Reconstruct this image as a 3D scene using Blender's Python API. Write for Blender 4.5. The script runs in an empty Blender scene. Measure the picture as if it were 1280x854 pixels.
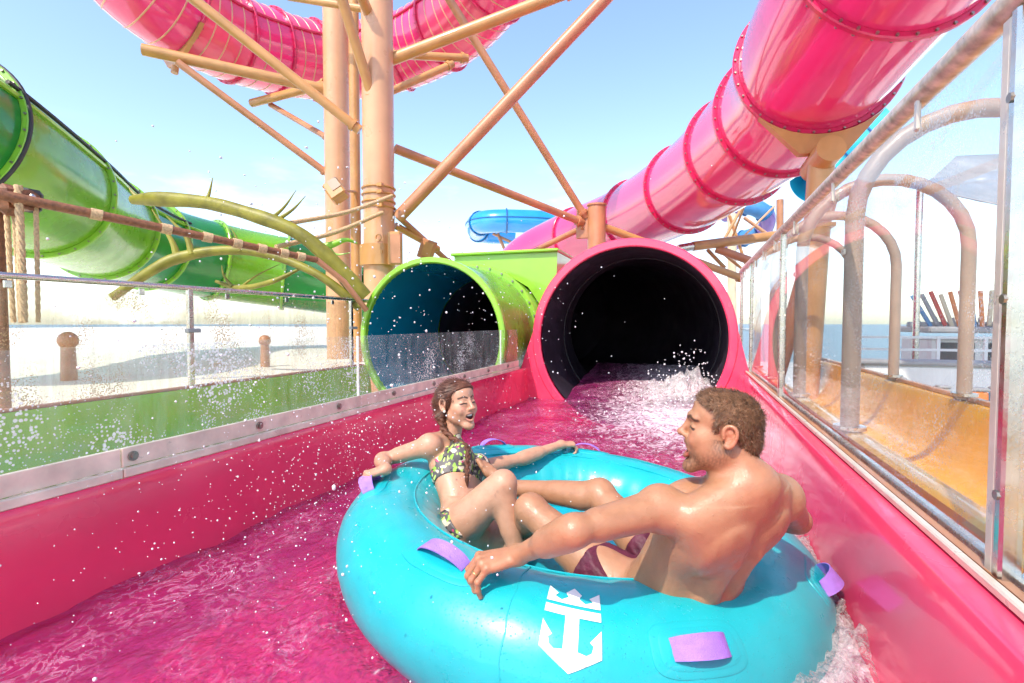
import bpy, bmesh, math, random, time
import numpy as np
from mathutils import Vector, Matrix
from mathutils.geometry import delaunay_2d_cdt
R = math.radians
SC = bpy.context.scene
COL = SC.collection

# ------------------------------------------------------------------ camera
cam_d = bpy.data.cameras.new('camera')
cam = bpy.data.objects.new('camera', cam_d)
COL.objects.link(cam)
cam.location = (0, 0, 1.0)
cam.rotation_euler = (R(90 - 2.15), 0, R(19.1))
cam_d.sensor_width = 36.0
cam_d.lens = 18.0
cam_d.clip_start = 0.05
cam_d.clip_end = 9000
SC.camera = cam

# ------------------------------------------------------------------ sky and sun
SUN = Vector((-0.16, -0.60, 0.78)).normalized()
world = bpy.data.worlds.new('World')
SC.world = world
world.use_nodes = True
wn, wl = world.node_tree.nodes, world.node_tree.links
bgn = wn['Background']
sky = wn.new('ShaderNodeTexSky')
sky.sky_type = 'NISHITA'
sky.sun_disc = False
sky.sun_elevation = math.asin(SUN.z)
sky.sun_rotation = math.atan2(SUN.x, SUN.y)
sky.air_density = 1.0
sky.dust_density = 1.0
sky.ozone_density = 1.2
# thin fair-weather clouds lying low over the sea, all the way round
tc = wn.new('ShaderNodeTexCoord')
mp = wn.new('ShaderNodeMapping'); mp.inputs['Scale'].default_value = (2.2, 2.2, 7.0)
nz = wn.new('ShaderNodeTexNoise'); nz.inputs['Scale'].default_value = 2.3
nz.inputs['Detail'].default_value = 7; nz.inputs['Roughness'].default_value = 0.58
rp = wn.new('ShaderNodeValToRGB')
rp.color_ramp.elements[0].position = 0.52; rp.color_ramp.elements[1].position = 0.75
sx = wn.new('ShaderNodeSeparateXYZ')
mr = wn.new('ShaderNodeMapRange')
mr.inputs['From Min'].default_value = 0.02; mr.inputs['From Max'].default_value = 0.30
mr.inputs['To Min'].default_value = 0.7; mr.inputs['To Max'].default_value = 0.0
mu = wn.new('ShaderNodeMath'); mu.operation = 'MULTIPLY'
mx = wn.new('ShaderNodeMixRGB'); mx.inputs['Color2'].default_value = (8.5, 8.7, 9.0, 1)
wl.new(tc.outputs['Generated'], mp.inputs['Vector']); wl.new(mp.outputs['Vector'], nz.inputs['Vector'])
wl.new(nz.outputs['Fac'], rp.inputs['Fac']); wl.new(tc.outputs['Generated'], sx.inputs['Vector'])
wl.new(sx.outputs['Z'], mr.inputs['Value']); wl.new(rp.outputs['Color'], mu.inputs[0]); wl.new(mr.outputs['Result'], mu.inputs[1])
wl.new(mu.outputs['Value'], mx.inputs['Fac']); wl.new(sky.outputs['Color'], mx.inputs['Color1'])
wl.new(mx.outputs['Color'], bgn.inputs['Color'])
bgn.inputs['Strength'].default_value = 0.15

sun_d = bpy.data.lights.new('sun', 'SUN')
sun_d.energy = 2.2; sun_d.angle = R(0.6); sun_d.color = (1.0, 0.90, 0.76)
sun = bpy.data.objects.new('sun', sun_d); COL.objects.link(sun)
sun.rotation_euler = SUN.to_track_quat('Z', 'Y').to_euler()
sun.location = SUN * 30

SC.view_settings.view_transform = 'Standard'
SC.view_settings.look = 'None'
SC.view_settings.gamma = 1.0
SC.view_settings.use_curve_mapping = False
SC.view_settings.exposure = 1.3
SC.render.engine = 'CYCLES'
SC.cycles.max_bounces = 6
SC.cycles.glossy_bounces = 3
SC.cycles.diffuse_bounces = 3
SC.cycles.transparent_max_bounces = 14
SC.cycles.use_adaptive_sampling = True
SC.cycles.adaptive_threshold = 0.03
SC.cycles.caustics_reflective = False
SC.cycles.caustics_refractive = False
SC.cycles.use_denoising = True
SC.cycles.sample_clamp_indirect = 6.0

# ------------------------------------------------------------------ helpers
rnd = random.Random(7)

class MB:
    """collects shapes for ONE mesh"""
    def __init__(s): s.v = []; s.f = []
    def add(s, vs, fs):
        o = len(s.v); s.v += [tuple(v) for v in vs]; s.f += [tuple(i + o for i in f) for f in fs]
    def box(s, c, d, M=None, bev=0.0):
        c = Vector(c); d = Vector(d) * 0.5
        if bev > 0:
            b = min(bev, min(d) * 0.9); pts = []
            for sx in (-1, 1):
                for sy in (-1, 1):
                    for sz in (-1, 1):
                        pts += [(sx*d.x, sy*(d.y-b), sz*(d.z-b)), (sx*(d.x-b), sy*d.y, sz*(d.z-b)), (sx*(d.x-b), sy*(d.y-b), sz*d.z)]
            bm = bmesh.new()
            for p in pts: bm.verts.new(p)
            r = bmesh.ops.convex_hull(bm, input=bm.verts)
            bm.verts.index_update()
            vs = [v.co.copy() for v in bm.verts]; fs = [[v.index for v in f.verts] for f in bm.faces]; bm.free()
        else:
            vs = [Vector((sx*d.x, sy*d.y, sz*d.z)) for sx in (-1, 1) for sy in (-1, 1) for sz in (-1, 1)]
            fs = [(0,1,3,2), (4,6,7,5), (0,4,5,1), (2,3,7,6), (0,2,6,4), (1,5,7,3)]
        if M is not None: vs = [M @ v for v in vs]
        s.add([v + c for v in vs], fs)
    def prism(s, poly, y0, y1, axis='Y'):
        n = len(poly)
        f3 = {'Y': lambda a, b, y: (a, y, b), 'X': lambda a, b, y: (y, a, b), 'Z': lambda a, b, y: (a, b, y)}[axis]
        vs = [f3(a, b, y0) for a, b in poly] + [f3(a, b, y1) for a, b in poly]
        fs = [tuple(range(n)), tuple(range(2*n-1, n-1, -1))] + [(i, i+n, (i+1) % n + n, (i+1) % n) for i in range(n)]
        s.add(vs, fs)
    def tube(s, pts, rad, n=12, caps=True, closed=False, up=None, flat=None):
        pts = [Vector(p) for p in pts]; m = len(pts)
        if not hasattr(rad, '__len__'): rad = [rad] * m
        tn = []
        for i in range(m):
            a = pts[(i-1) % m] if (closed or i > 0) else pts[i]
            b = pts[(i+1) % m] if (closed or i < m-1) else pts[i]
            tn.append((b - a).normalized())
        u = Vector(up) if up else (Vector((0, 0, 1)) if abs(tn[0].z) < 0.9 else Vector((1, 0, 0)))
        vs, fs = [], []
        for i in range(m):
            u = (u - tn[i] * u.dot(tn[i])).normalized(); w = tn[i].cross(u)
            for k in range(n):
                a = 2*math.pi*k/n
                ca, sa = math.cos(a), math.sin(a)
                if flat: ca *= flat[0]; sa *= flat[1]
                vs.append(pts[i] + (u*ca + w*sa) * rad[i])
        for i in range(m if closed else m-1):
            j = (i+1) % m
            for k in range(n):
                k2 = (k+1) % n
                fs.append((i*n+k, i*n+k2, j*n+k2, j*n+k))
        if caps and not closed:
            fs.append(tuple(range(n-1, -1, -1))); fs.append(tuple(range((m-1)*n, m*n)))
        s.add(vs, fs)
    def cyl(s, a, b, r, r2=None, n=12): s.tube([a, b], [r, r if r2 is None else r2], n)
    def ball(s, c, r, n=8, sc=(1, 1, 1)):
        c = Vector(c); vs = [c + Vector((0, 0, r*sc[2]))]; m = n // 2
        for i in range(1, m):
            t = math.pi*i/m
            for k in range(n):
                a = 2*math.pi*k/n
                vs.append(c + Vector((math.sin(t)*math.cos(a)*r*sc[0], math.sin(t)*math.sin(a)*r*sc[1], math.cos(t)*r*sc[2])))
        vs.append(c - Vector((0, 0, r*sc[2]))); L = len(vs)-1; fs = []
        for k in range(n):
            fs.append((0, 1+k, 1+(k+1) % n)); fs.append((L, L-n+(k+1) % n, L-n+k))
        for i in range(m-2):
            for k in range(n):
                a = 1+i*n+k; b = 1+i*n+(k+1) % n
                fs.append((a, a+n, b+n, b))
        s.add(vs, fs)
    def mesh(s, name, smooth=False, ang=None):
        me = bpy.data.meshes.new(name); me.from_pydata(s.v, [], s.f); me.update()
        bm = bmesh.new(); bm.from_mesh(me); bmesh.ops.recalc_face_normals(bm, faces=bm.faces); bm.to_mesh(me); bm.free()
        if smooth:
            for p in me.polygons: p.use_smooth = True
            if ang is not None: me.set_sharp_from_angle(angle=R(ang))
        return me
    def build(s, name, mat, parent=None, smooth=False, ang=35):
        return obj(name, s.mesh(name, smooth, ang), mat, parent)

def obj(name, me, mat, parent=None):
    o = bpy.data.objects.new(name, me); COL.objects.link(o)
    if me is not None and mat is not None:
        if len(me.materials) == 0: me.materials.append(mat)
    if parent is not None: o.parent = parent
    return o
def tag(o, label=None, cat=None, group=None, kind=None):
    if label: o['label'] = label
    if cat: o['category'] = cat
    if group: o['group'] = group
    if kind: o['kind'] = kind
    return o
def thing(name, label, cat, group=None, loc=(0, 0, 0)):
    o = bpy.data.objects.new(name, None); COL.objects.link(o); o.empty_display_size = 0.1
    return tag(o, label, cat, group)

def catmull(P, n=8, closed=False):
    P = [Vector(p) for p in P]; out = []; m = len(P)
    for i in range(m if closed else m-1):
        p1, p2 = P[i], P[(i+1) % m]
        p0 = P[i-1] if (closed or i > 0) else p1*2 - p2
        p3 = P[(i+2) % m] if (closed or i < m-2) else p2*2 - p1
        for k in range(n):
            t = k/n
            out.append(0.5*((2*p1) + (p2-p0)*t + (2*p0-5*p1+4*p2-p3)*t*t + (3*p1-p0-3*p2+p3)*t**3))
    if not closed: out.append(P[-1])
    return out

# ------------------------------------------------------------------ materials
def newmat(name):
    m = bpy.data.materials.new(name); m.use_nodes = True
    nt = m.node_tree; return m, nt.nodes, nt.links, nt.nodes['Principled BSDF']
def pm(name, col, rough=0.5, metal=0.0, var=0.12, vs=6.0, bump=0.0, bs=60.0, coat=0.0, rv=0.0, spec=0.5, col2=None, stretch=(1, 1, 1), beads=0.0):
    """procedural material: a base colour that drifts with noise, gloss that varies, fine relief"""
    m, N, L, b = newmat(name)
    tcn = N.new('ShaderNodeTexCoord'); mpn = N.new('ShaderNodeMapping'); mpn.inputs['Scale'].default_value = stretch
    L.new(tcn.outputs['Object'], mpn.inputs['Vector'])
    n1 = N.new('ShaderNodeTexNoise'); n1.inputs['Scale'].default_value = vs; n1.inputs['Detail'].default_value = 5
    L.new(mpn.outputs['Vector'], n1.inputs['Vector'])
    cr = N.new('ShaderNodeValToRGB')
    c2 = col2 if col2 else tuple(min(1, c*(1+var)+0.02*var) for c in col)
    c1 = tuple(c*(1-var) for c in col)
    cr.color_ramp.elements[0].position = 0.3; cr.color_ramp.elements[1].position = 0.72
    cr.color_ramp.elements[0].color = (*c1, 1); cr.color_ramp.elements[1].color = (*c2, 1)
    L.new(n1.outputs['Fac'], cr.inputs['Fac']); L.new(cr.outputs['Color'], b.inputs['Base Color'])
    b.inputs['Metallic'].default_value = metal; b.inputs['Roughness'].default_value = rough
    b.inputs['Specular IOR Level'].default_value = spec
    if rv:
        n3 = N.new('ShaderNodeTexNoise'); n3.inputs['Scale'].default_value = vs*1.7; n3.inputs['Detail'].default_value = 6
        L.new(mpn.outputs['Vector'], n3.inputs['Vector'])
        q = N.new('ShaderNodeMapRange'); q.inputs['From Min'].default_value = 0.3; q.inputs['From Max'].default_value = 0.7
        q.inputs['To Min'].default_value = max(0.02, rough-rv); q.inputs['To Max'].default_value = rough+rv
        L.new(n3.outputs['Fac'], q.inputs['Value']); L.new(q.outputs['Result'], b.inputs['Roughness'])
    if coat:
        b.inputs['Coat Weight'].default_value = coat; b.inputs['Coat Roughness'].default_value = 0.04
    if bump:
        n2 = N.new('ShaderNodeTexNoise'); n2.inputs['Scale'].default_value = bs; n2.inputs['Detail'].default_value = 4
        L.new(mpn.outputs['Vector'], n2.inputs['Vector'])
        bp = N.new('ShaderNodeBump'); bp.inputs['Strength'].default_value = bump; bp.inputs['Distance'].default_value = 0.01
        L.new(n2.outputs['Fac'], bp.inputs['Height']); L.new(bp.outputs['Normal'], b.inputs['Normal'])
        if coat: L.new(bp.outputs['Normal'], b.inputs['Coat Normal'])
    if beads:
        # standing beads of water: small glossy domes of mixed size
        vo = N.new('ShaderNodeTexVoronoi'); vo.inputs['Scale'].default_value = beads; L.new(tcn.outputs['Object'], vo.inputs['Vector'])
        sp_ = N.new('ShaderNodeSeparateColor'); L.new(vo.outputs['Color'], sp_.inputs['Color'])
        rr_ = N.new('ShaderNodeMapRange'); rr_.inputs['From Min'].default_value = .62; rr_.inputs['From Max'].default_value = 1.0; rr_.inputs['To Max'].default_value = .42; L.new(sp_.outputs[0], rr_.inputs['Value'])
        df_ = N.new('ShaderNodeMath'); df_.operation = 'SUBTRACT'; df_.use_clamp = True; L.new(rr_.outputs['Result'], df_.inputs[0]); L.new(vo.outputs['Distance'], df_.inputs[1])
        sq_ = N.new('ShaderNodeMath'); sq_.operation = 'SQRT'; L.new(df_.outputs[0], sq_.inputs[0])
        b2 = N.new('ShaderNodeBump'); b2.inputs['Strength'].default_value = .55; b2.inputs['Distance'].default_value = .006; L.new(sq_.outputs[0], b2.inputs['Height'])
        if bump: L.new(bp.outputs['Normal'], b2.inputs['Normal'])
        L.new(b2.outputs['Normal'], b.inputs['Normal'])
        b.inputs['Coat Weight'].default_value = max(coat, .25); L.new(b2.outputs['Normal'], b.inputs['Coat Normal'])
    return m

def glassmat(name, tint=(0.97, 0.99, 0.98), drops=0.5, film=0.06, dscale=90.0, film_tint=(0.9, 0.92, 0.93)):
    """acrylic sheet: see-through with a mirror sheen, a thin film of dried spray and beads of water"""
    m = bpy.data.materials.new(name); m.use_nodes = True
    N, L = m.node_tree.nodes, m.node_tree.links
    for n in list(N): N.remove(n)
    out = N.new('ShaderNodeOutputMaterial'); tr = N.new('ShaderNodeBsdfTransparent'); tr.inputs['Color'].default_value = (*tint, 1)
    gl = N.new('ShaderNodeBsdfGlossy'); gl.inputs['Roughness'].default_value = 0.02
    fr = N.new('ShaderNodeFresnel'); fr.inputs['IOR'].default_value = 1.45
    ge = N.new('ShaderNodeNewGeometry'); iv = N.new('ShaderNodeMath'); iv.operation = 'SUBTRACT'; iv.inputs[0].default_value = 1.0; L.new(ge.outputs['Backfacing'], iv.inputs[1])
    fb = N.new('ShaderNodeMath'); fb.operation = 'MULTIPLY'; L.new(fr.outputs['Fac'], fb.inputs[0]); L.new(iv.outputs[0], fb.inputs[1])
    m1 = N.new('ShaderNodeMixShader'); L.new(fb.outputs[0], m1.inputs['Fac']); L.new(tr.outputs[0], m1.inputs[1]); L.new(gl.outputs[0], m1.inputs[2])
    tcn = N.new('ShaderNodeTexCoord')
    # beads
    vo = N.new('ShaderNodeTexVoronoi'); vo.inputs['Scale'].default_value = dscale
    L.new(tcn.outputs['Object'], vo.inputs['Vector'])
    ln = N.new('ShaderNodeTexNoise'); ln.inputs['Scale'].default_value = 3.0; ln.inputs['Detail'].default_value = 6
    L.new(tcn.outputs['Object'], ln.inputs['Vector'])
    sepc = N.new('ShaderNodeSeparateColor'); L.new(vo.outputs['Color'], sepc.inputs['Color'])
    th = N.new('ShaderNodeMath'); th.operation = 'MULTIPLY'; th.inputs[1].default_value = 0.55
    L.new(sepc.outputs[0], th.inputs[0])
    lm = N.new('ShaderNodeMapRange'); lm.inputs['From Min'].default_value = 0.38; lm.inputs['From Max'].default_value = 0.66
    L.new(ln.outputs['Fac'], lm.inputs['Value'])
    th2 = N.new('ShaderNodeMath'); th2.operation = 'MULTIPLY'; L.new(th.outputs[0], th2.inputs[0]); L.new(lm.outputs['Result'], th2.inputs[1])
    ls = N.new('ShaderNodeMath'); ls.operation = 'LESS_THAN'; L.new(vo.outputs['Distance'], ls.inputs[0]); L.new(th2.outputs[0], ls.inputs[1])
    dm = N.new('ShaderNodeMath'); dm.operation = 'MULTIPLY'; dm.inputs[1].default_value = drops; L.new(ls.outputs[0], dm.inputs[0])
    # film with vertical runs
    mp2 = N.new('ShaderNodeMapping'); mp2.inputs['Scale'].default_value = (9, 9, 1.2); L.new(tcn.outputs['Object'], mp2.inputs['Vector'])
    fn = N.new('ShaderNodeTexNoise'); fn.inputs['Scale'].default_value = 2.2; fn.inputs['Detail'].default_value = 8; fn.inputs['Roughness'].default_value = 0.7
    L.new(mp2.outputs['Vector'], fn.inputs['Vector'])
    fm = N.new('ShaderNodeMapRange'); fm.inputs['From Min'].default_value = 0.35; fm.inputs['From Max'].default_value = 0.75
    fm.inputs['To Min'].default_value = film*0.3; fm.inputs['To Max'].default_value = film*2.2
    L.new(fn.outputs['Fac'], fm.inputs['Value'])
    mxm = N.new('ShaderNodeMath'); mxm.operation = 'MAXIMUM'; L.new(dm.outputs[0], mxm.inputs[0]); L.new(fm.outputs['Result'], mxm.inputs[1])
    df = N.new('ShaderNodeBsdfDiffuse'); df.inputs['Color'].default_value = (*film_tint, 1)
    tl = N.new('ShaderNodeBsdfTranslucent'); tl.inputs['Color'].default_value = (*film_tint, 1)
    m2 = N.new('ShaderNodeMixShader'); m2.inputs['Fac'].default_value = 0.5; L.new(df.outputs[0], m2.inputs[1]); L.new(tl.outputs[0], m2.inputs[2])
    m3 = N.new('ShaderNodeMixShader'); L.new(mxm.outputs[0], m3.inputs['Fac']); L.new(m1.outputs[0], m3.inputs[1]); L.new(m2.outputs[0], m3.inputs[2])
    L.new(m3.outputs[0], out.inputs['Surface'])
    return m

M = {}
M['pink'] = pm('pink gelcoat', (0.87, 0.052, 0.135), 0.22, var=0.10, vs=2.2, bump=0.03, bs=9, coat=0.6, rv=0.10)
M['pink_tube'] = pm('pink tube gelcoat', (0.84, 0.035, 0.19), 0.16, var=0.08, vs=1.0, bump=0.02, bs=3, coat=1.0, rv=0.06)
M['pink_dark'] = pm('deep pink flange', (0.60, 0.012, 0.09), 0.3, var=0.15, vs=5, coat=0.4)
M['pink_stripe'] = pm('pink tube skin, lightly translucent', (0.85, 0.06, 0.17), 0.2, var=0.15, vs=2, coat=0.8)
M['stripe'] = pm('straw coloured band', (0.72, 0.36, 0.22), 0.3, var=0.2, vs=5)
M['green'] = pm('green gelcoat', (0.15, 0.40, 0.014), 0.26, var=0.14, vs=2, bump=0.02, bs=5, coat=0.35, rv=0.07)
M['green_deep'] = pm('deep green gelcoat', (0.012, 0.24, 0.03), 0.25, var=0.15, vs=2, coat=0.4)
M['green_rim'] = pm('apple green gelcoat', (0.24, 0.52, 0.035), 0.28, var=0.1, vs=3, coat=0.5)
M['lawn_green'] = pm('soft green gelcoat', (0.27, 0.54, 0.025), 0.35, var=0.12, vs=2.5, bump=0.03, bs=10, coat=0.3)
M['olive'] = pm('olive painted fibreglass', (0.20, 0.185, 0.014), 0.5, var=0.4, vs=5, bump=0.3, bs=22)
M['teal_in'] = pm('blue tunnel lining', (0.005, 0.20, 0.32), 0.25, var=0.12, vs=1.5, coat=0.5)
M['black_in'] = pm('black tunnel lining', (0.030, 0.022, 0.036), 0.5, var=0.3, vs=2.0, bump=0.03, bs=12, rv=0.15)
M['blue_tube'] = pm('blue tube gelcoat', (0.01, 0.27, 0.68), 0.2, var=0.12, vs=1, coat=0.8)
M['tan'] = pm('sand painted steel', (0.50, 0.25, 0.082), 0.38, var=0.14, vs=3, bump=0.04, bs=40, coat=0.35, rv=0.1)
M['peach'] = pm('peach painted steel', (0.60, 0.32, 0.165), 0.34, var=0.10, vs=2, bump=0.03, bs=30, coat=0.4, rv=0.1)
M['rust'] = pm('rust brown painted steel', (0.42, 0.19, 0.085), 0.4, var=0.18, vs=4, bump=0.05, bs=40, coat=0.3)
M['steel'] = pm('brushed stainless steel', (0.66, 0.62, 0.56), 0.26, metal=1.0, var=0.12, vs=12, bump=0.03, bs=90, rv=0.12)
M['alu'] = pm('weathered aluminium strip', (0.84, 0.74, 0.56), 0.4, metal=0.15, var=0.22, vs=9, bump=0.08, bs=70, rv=0.14)
M['alu_white'] = pm('cream anodised track', (0.66, 0.58, 0.48), 0.35, metal=0.25, var=0.08, vs=14, rv=0.1)
M['bolt'] = pm('bolt steel', (0.34, 0.30, 0.26), 0.35, metal=0.9, var=0.2, vs=30)
M['black'] = pm('black rubber', (0.02, 0.02, 0.022), 0.5, var=0.3, vs=8, bump=0.1, bs=50)
M['wood'] = pm('stained timber spar', (0.22, 0.085, 0.035), 0.5, var=0.4, vs=7, bump=0.3, bs=30, stretch=(1, 6, 6))
M['rope'] = pm('manila rope', (0.58, 0.40, 0.22), 0.85, var=0.3, vs=60, bump=0.6, bs=160)
M['yellow'] = pm('mustard yellow gelcoat', (0.72, 0.37, 0.004), 0.28, var=0.12, vs=2, coat=0.6, rv=0.1)
M['hoop'] = pm('tan grey hoop tube', (0.33, 0.225, 0.16), 0.42, var=0.15, vs=4, bump=0.04, bs=30, coat=0.2)
M['white'] = pm('white marine paint', (0.80, 0.79, 0.77), 0.4, var=0.06, vs=3, bump=0.03, bs=20)
M['deck'] = pm('pale deck coating', (0.62, 0.60, 0.56), 0.6, var=0.10, vs=0.6, bump=0.1, bs=6)
M['orange'] = pm('orange plastic', (0.80, 0.22, 0.03), 0.4, var=0.15, vs=4)
M['red'] = pm('red plastic', (0.62, 0.05, 0.03), 0.4, var=0.15, vs=4)
M['cream'] = pm('cream plastic', (0.74, 0.62, 0.42), 0.4, var=0.15, vs=4)
M['bluepl'] = pm('blue plastic', (0.06, 0.24, 0.50), 0.4, var=0.15, vs=4)
M['grey'] = pm('grey paint', (0.30, 0.30, 0.31), 0.5, var=0.15, vs=3)
M['raft'] = pm('turquoise coated fabric', (0.006, 0.40, 0.45), 0.36, var=0.09, vs=5, bump=0.10, bs=24, coat=0.12, rv=0.12, beads=190)
M['raft_floor'] = pm('turquoise floor fabric', (0.01, 0.36, 0.47), 0.4, var=0.12, vs=8, bump=0.15, bs=30)
M['purple'] = pm('purple webbing', (0.36, 0.20, 0.72), 0.65, var=0.12, vs=25, bump=0.5, bs=240, stretch=(1, 1, 3))
M['print_white'] = pm('white raft print', (0.80, 0.79, 0.76), 0.42, var=0.05, vs=14, bump=0.04, bs=50)
M['glass'] = glassmat('clear acrylic sheet, lightly beaded', drops=0.35, film=0.05)
M['glass_wet'] = glassmat('acrylic sheet covered in spray', drops=0.75, film=0.06, dscale=75)
M['glass_far'] = glassmat('acrylic sheet crusted with salt and spray', drops=0.85, film=0.12, dscale=85, film_tint=(0.50, 0.33, 0.19))  # tan puts the brown refracted in the drops into their colour
M['acrylic_edge'] = pm('acrylic edge', (0.72, 0.75, 0.68), 0.2, var=0.1, vs=10)

M['handrail'] = pm('worn tubular handrail', (0.62, 0.52, 0.42), 0.42, metal=0.35, var=0.35, vs=26, bump=0.12, bs=90, rv=0.15)
M['rust_peach'] = pm('salmon brown painted steel', (0.46, 0.20, 0.095), 0.4, var=0.16, vs=3, bump=0.04, bs=35, coat=0.3)
M['blue_dark'] = pm('dark blue flange', (0.01, 0.10, 0.28), 0.35, var=0.15, vs=4)
M['cyan'] = pm('cyan tube gelcoat', (0.02, 0.50, 0.72), 0.2, var=0.15, vs=1, coat=0.8)
M['violet'] = pm('violet tube gelcoat', (0.22, 0.12, 0.42), 0.25, var=0.2, vs=1, coat=0.6)
M['window_glass'] = pm('dark window glass', (0.05, 0.08, 0.10), 0.08, var=0.2, vs=2)
M['glare_cream'] = pm('warm cream of the glare slab', (0.86, 0.79, 0.67), 0.55, var=0.10, vs=0.8, bump=0.1, bs=8)
M['strand_m'] = pm('lighter brown hair strands', (0.17, 0.082, 0.037), 0.45, var=0.6, vs=90)  # lighter strands over a darker cap, two-tone hair
M['strand_w'] = pm('chestnut hair strands', (0.115, 0.040, 0.020), 0.42, var=0.6, vs=70)  # strand tone a little lighter than the cap

from mathutils import noise as MN
# ------------------------------------------------------------------ sea and deck
def ripple_mat(name, deep, rough, scale, bump, foam=None, dist=0.02):
    m, N, L, b = newmat(name)
    tcn = N.new('ShaderNodeTexCoord')
    n = N.new('ShaderNodeTexNoise'); n.inputs['Scale'].default_value = scale; n.inputs['Detail'].default_value = 6
    L.new(tcn.outputs['Object'], n.inputs['Vector'])
    bp = N.new('ShaderNodeBump'); bp.inputs['Strength'].default_value = bump; bp.inputs['Distance'].default_value = dist
    L.new(n.outputs['Fac'], bp.inputs['Height']); L.new(bp.outputs['Normal'], b.inputs['Normal'])
    b.inputs['Base Color'].default_value = (*deep, 1); b.inputs['Roughness'].default_value = rough
    return m
mb = MB()
NR = 64
rs = [0, 60, 200, 700, 2500, 8000]
vs = [(0, 0, -26)]; fs = []
for r in rs[1:]:
    for k in range(NR): vs.append((r*math.cos(2*math.pi*k/NR), r*math.sin(2*math.pi*k/NR), -26))
for k in range(NR): fs.append((0, 1+k, 1+(k+1) % NR))
for i in range(len(rs)-2):
    for k in range(NR): fs.append((1+i*NR+k, 1+(i+1)*NR+k, 1+(i+1)*NR+(k+1) % NR, 1+i*NR+(k+1) % NR))
mb.add(vs, fs)
tag(mb.build('sea', ripple_mat('open sea', (0.03, 0.10, 0.15), 0.28, 0.35, 0.8, dist=0.6)), kind='structure')
mb = MB(); mb.box((8, 14, -2.3), (64, 64, 0.2))
tag(mb.build('deck', M['deck']), kind='structure')

# ------------------------------------------------------------------ pink trough
MY, MX, MZ, MRI, MRO = 6.45, -0.70, 0.79, 1.135, 1.24
tr = thing('pink_slide_trough', 'glossy pink open slide trough the raft floats in, ending at the round tunnel mouth', 'slide trough')
def sweep(profile, ys, wob=0.004):
    v, f = [], []; n = len(profile)
    for y in ys:
        for (x, z) in profile:
            w = MN.noise(Vector((x*1.3, y*0.8, z*2.0))) * wob
            v.append((x + w, y, z + w*0.5))
    for i in range(len(ys)-1):
        for k in range(n-1): f.append((i*n+k, i*n+k+1, (i+1)*n+k+1, (i+1)*n+k))
    return v, f
def smooth_profile(P, n=5): return [(p.x, p.z) for p in catmull([(a, 0, b) for a, b in P], n)]
ys = [-1.4 + i*(MY+1.4)/36 for i in range(37)]
mb = MB(); mb.add(*sweep([(-2.12, .30), (-2.12, .395)] + smooth_profile([(-2.10, .402), (-2.045, .402), (-2.02, .385), (-2.005, .2), (-1.985, .02), (-1.95, -.12), (-1.86, -.22), (-1.72, -.27)]), ys))
mb.build('side_wall', M['pink'], tr, True, 50)
mb = MB(); mb.add(*sweep([(-1.72, -.27), (-1.2, -.28), (-.4, -.285), (.2, -.27)], ys)); mb.build('floor', M['pink'], tr, True)
mb = MB(); mb.add(*sweep(smooth_profile([(.2, -.27), (.34, -.23), (.43, -.14), (.485, 0.0), (.515, .18), (.535, .34), (.553, .40), (.575, .412), (.66, .418), (.73, .418)]) + [(.735, .41), (.735, .30)], ys))
mb.build('side_wall', M['pink'], tr, True, 50)
# end plate between the trough section and the ring of the mouth
mb = MB(); v = []; f = []; A = [R(a) for a in range(176, 367, 3)]
for a in A:
    c, s = math.cos(a), math.sin(a)
    v.append((MX + MRO*c, MY - .02, MZ + MRO*s))
    t = 9
    if c < -1e-6: t = min(t, (-2.10 - MX)/c)
    if c > 1e-6: t = min(t, (.66 - MX)/c)
    if s < -1e-6: t = min(t, (-.30 - MZ)/s)
    t = max(t, MRO + .001)
    v.append((MX + t*c, MY - .02 - .0*(t-MRO), min(MZ + t*s, .405)))
for i in range(len(A)-1): f.append((2*i, 2*i+1, 2*i+3, 2*i+2))
mb.add(v, f); mb.build('end_plate', M['pink'], tr)

# ------------------------------------------------------------------ tunnels: tubes built from sections and flanges
def ringmesh(mb, c, d, ri, ro, th, n=64):
    d = Vector(d).normalized(); c = Vector(c)
    u = Vector((0, 0, 1)) - d*d.z; u.normalize(); w = d.cross(u)
    prof = [(ri, -th/2), (ri, th/2), (ro, th/2), (ro, -th/2)]
    b = min(th, ro-ri)*0.2
    prof = [(ri, -th/2+b), (ri, th/2-b), (ri+b, th/2), (ro-b, th/2), (ro, th/2-b), (ro, -th/2+b), (ro-b, -th/2), (ri+b, -th/2)]
    m = len(prof); vs, fs = [], []
    for k in range(n):
        a = 2*math.pi*k/n; e = u*math.cos(a) + w*math.sin(a)
        for (r, h) in prof: vs.append(c + e*r + d*h)
    for k in range(n):
        for j in range(m): fs.append((k*m+j, k*m+(j+1) % m, ((k+1) % n)*m+(j+1) % m, ((k+1) % n)*m+j))
    mb.add(vs, fs)
def bolts_on(mb, c, d, r, n, br=0.02, h=0.03, both=True):
    d = Vector(d).normalized(); c = Vector(c); u = (Vector((0, 0, 1)) - d*d.z).normalized(); w = d.cross(u)
    for k in range(n):
        a = 2*math.pi*(k+.5)/n; e = u*math.cos(a) + w*math.sin(a)
        mb.cyl(c + e*r - d*h, c + e*r + d*h, br, n=6)
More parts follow.
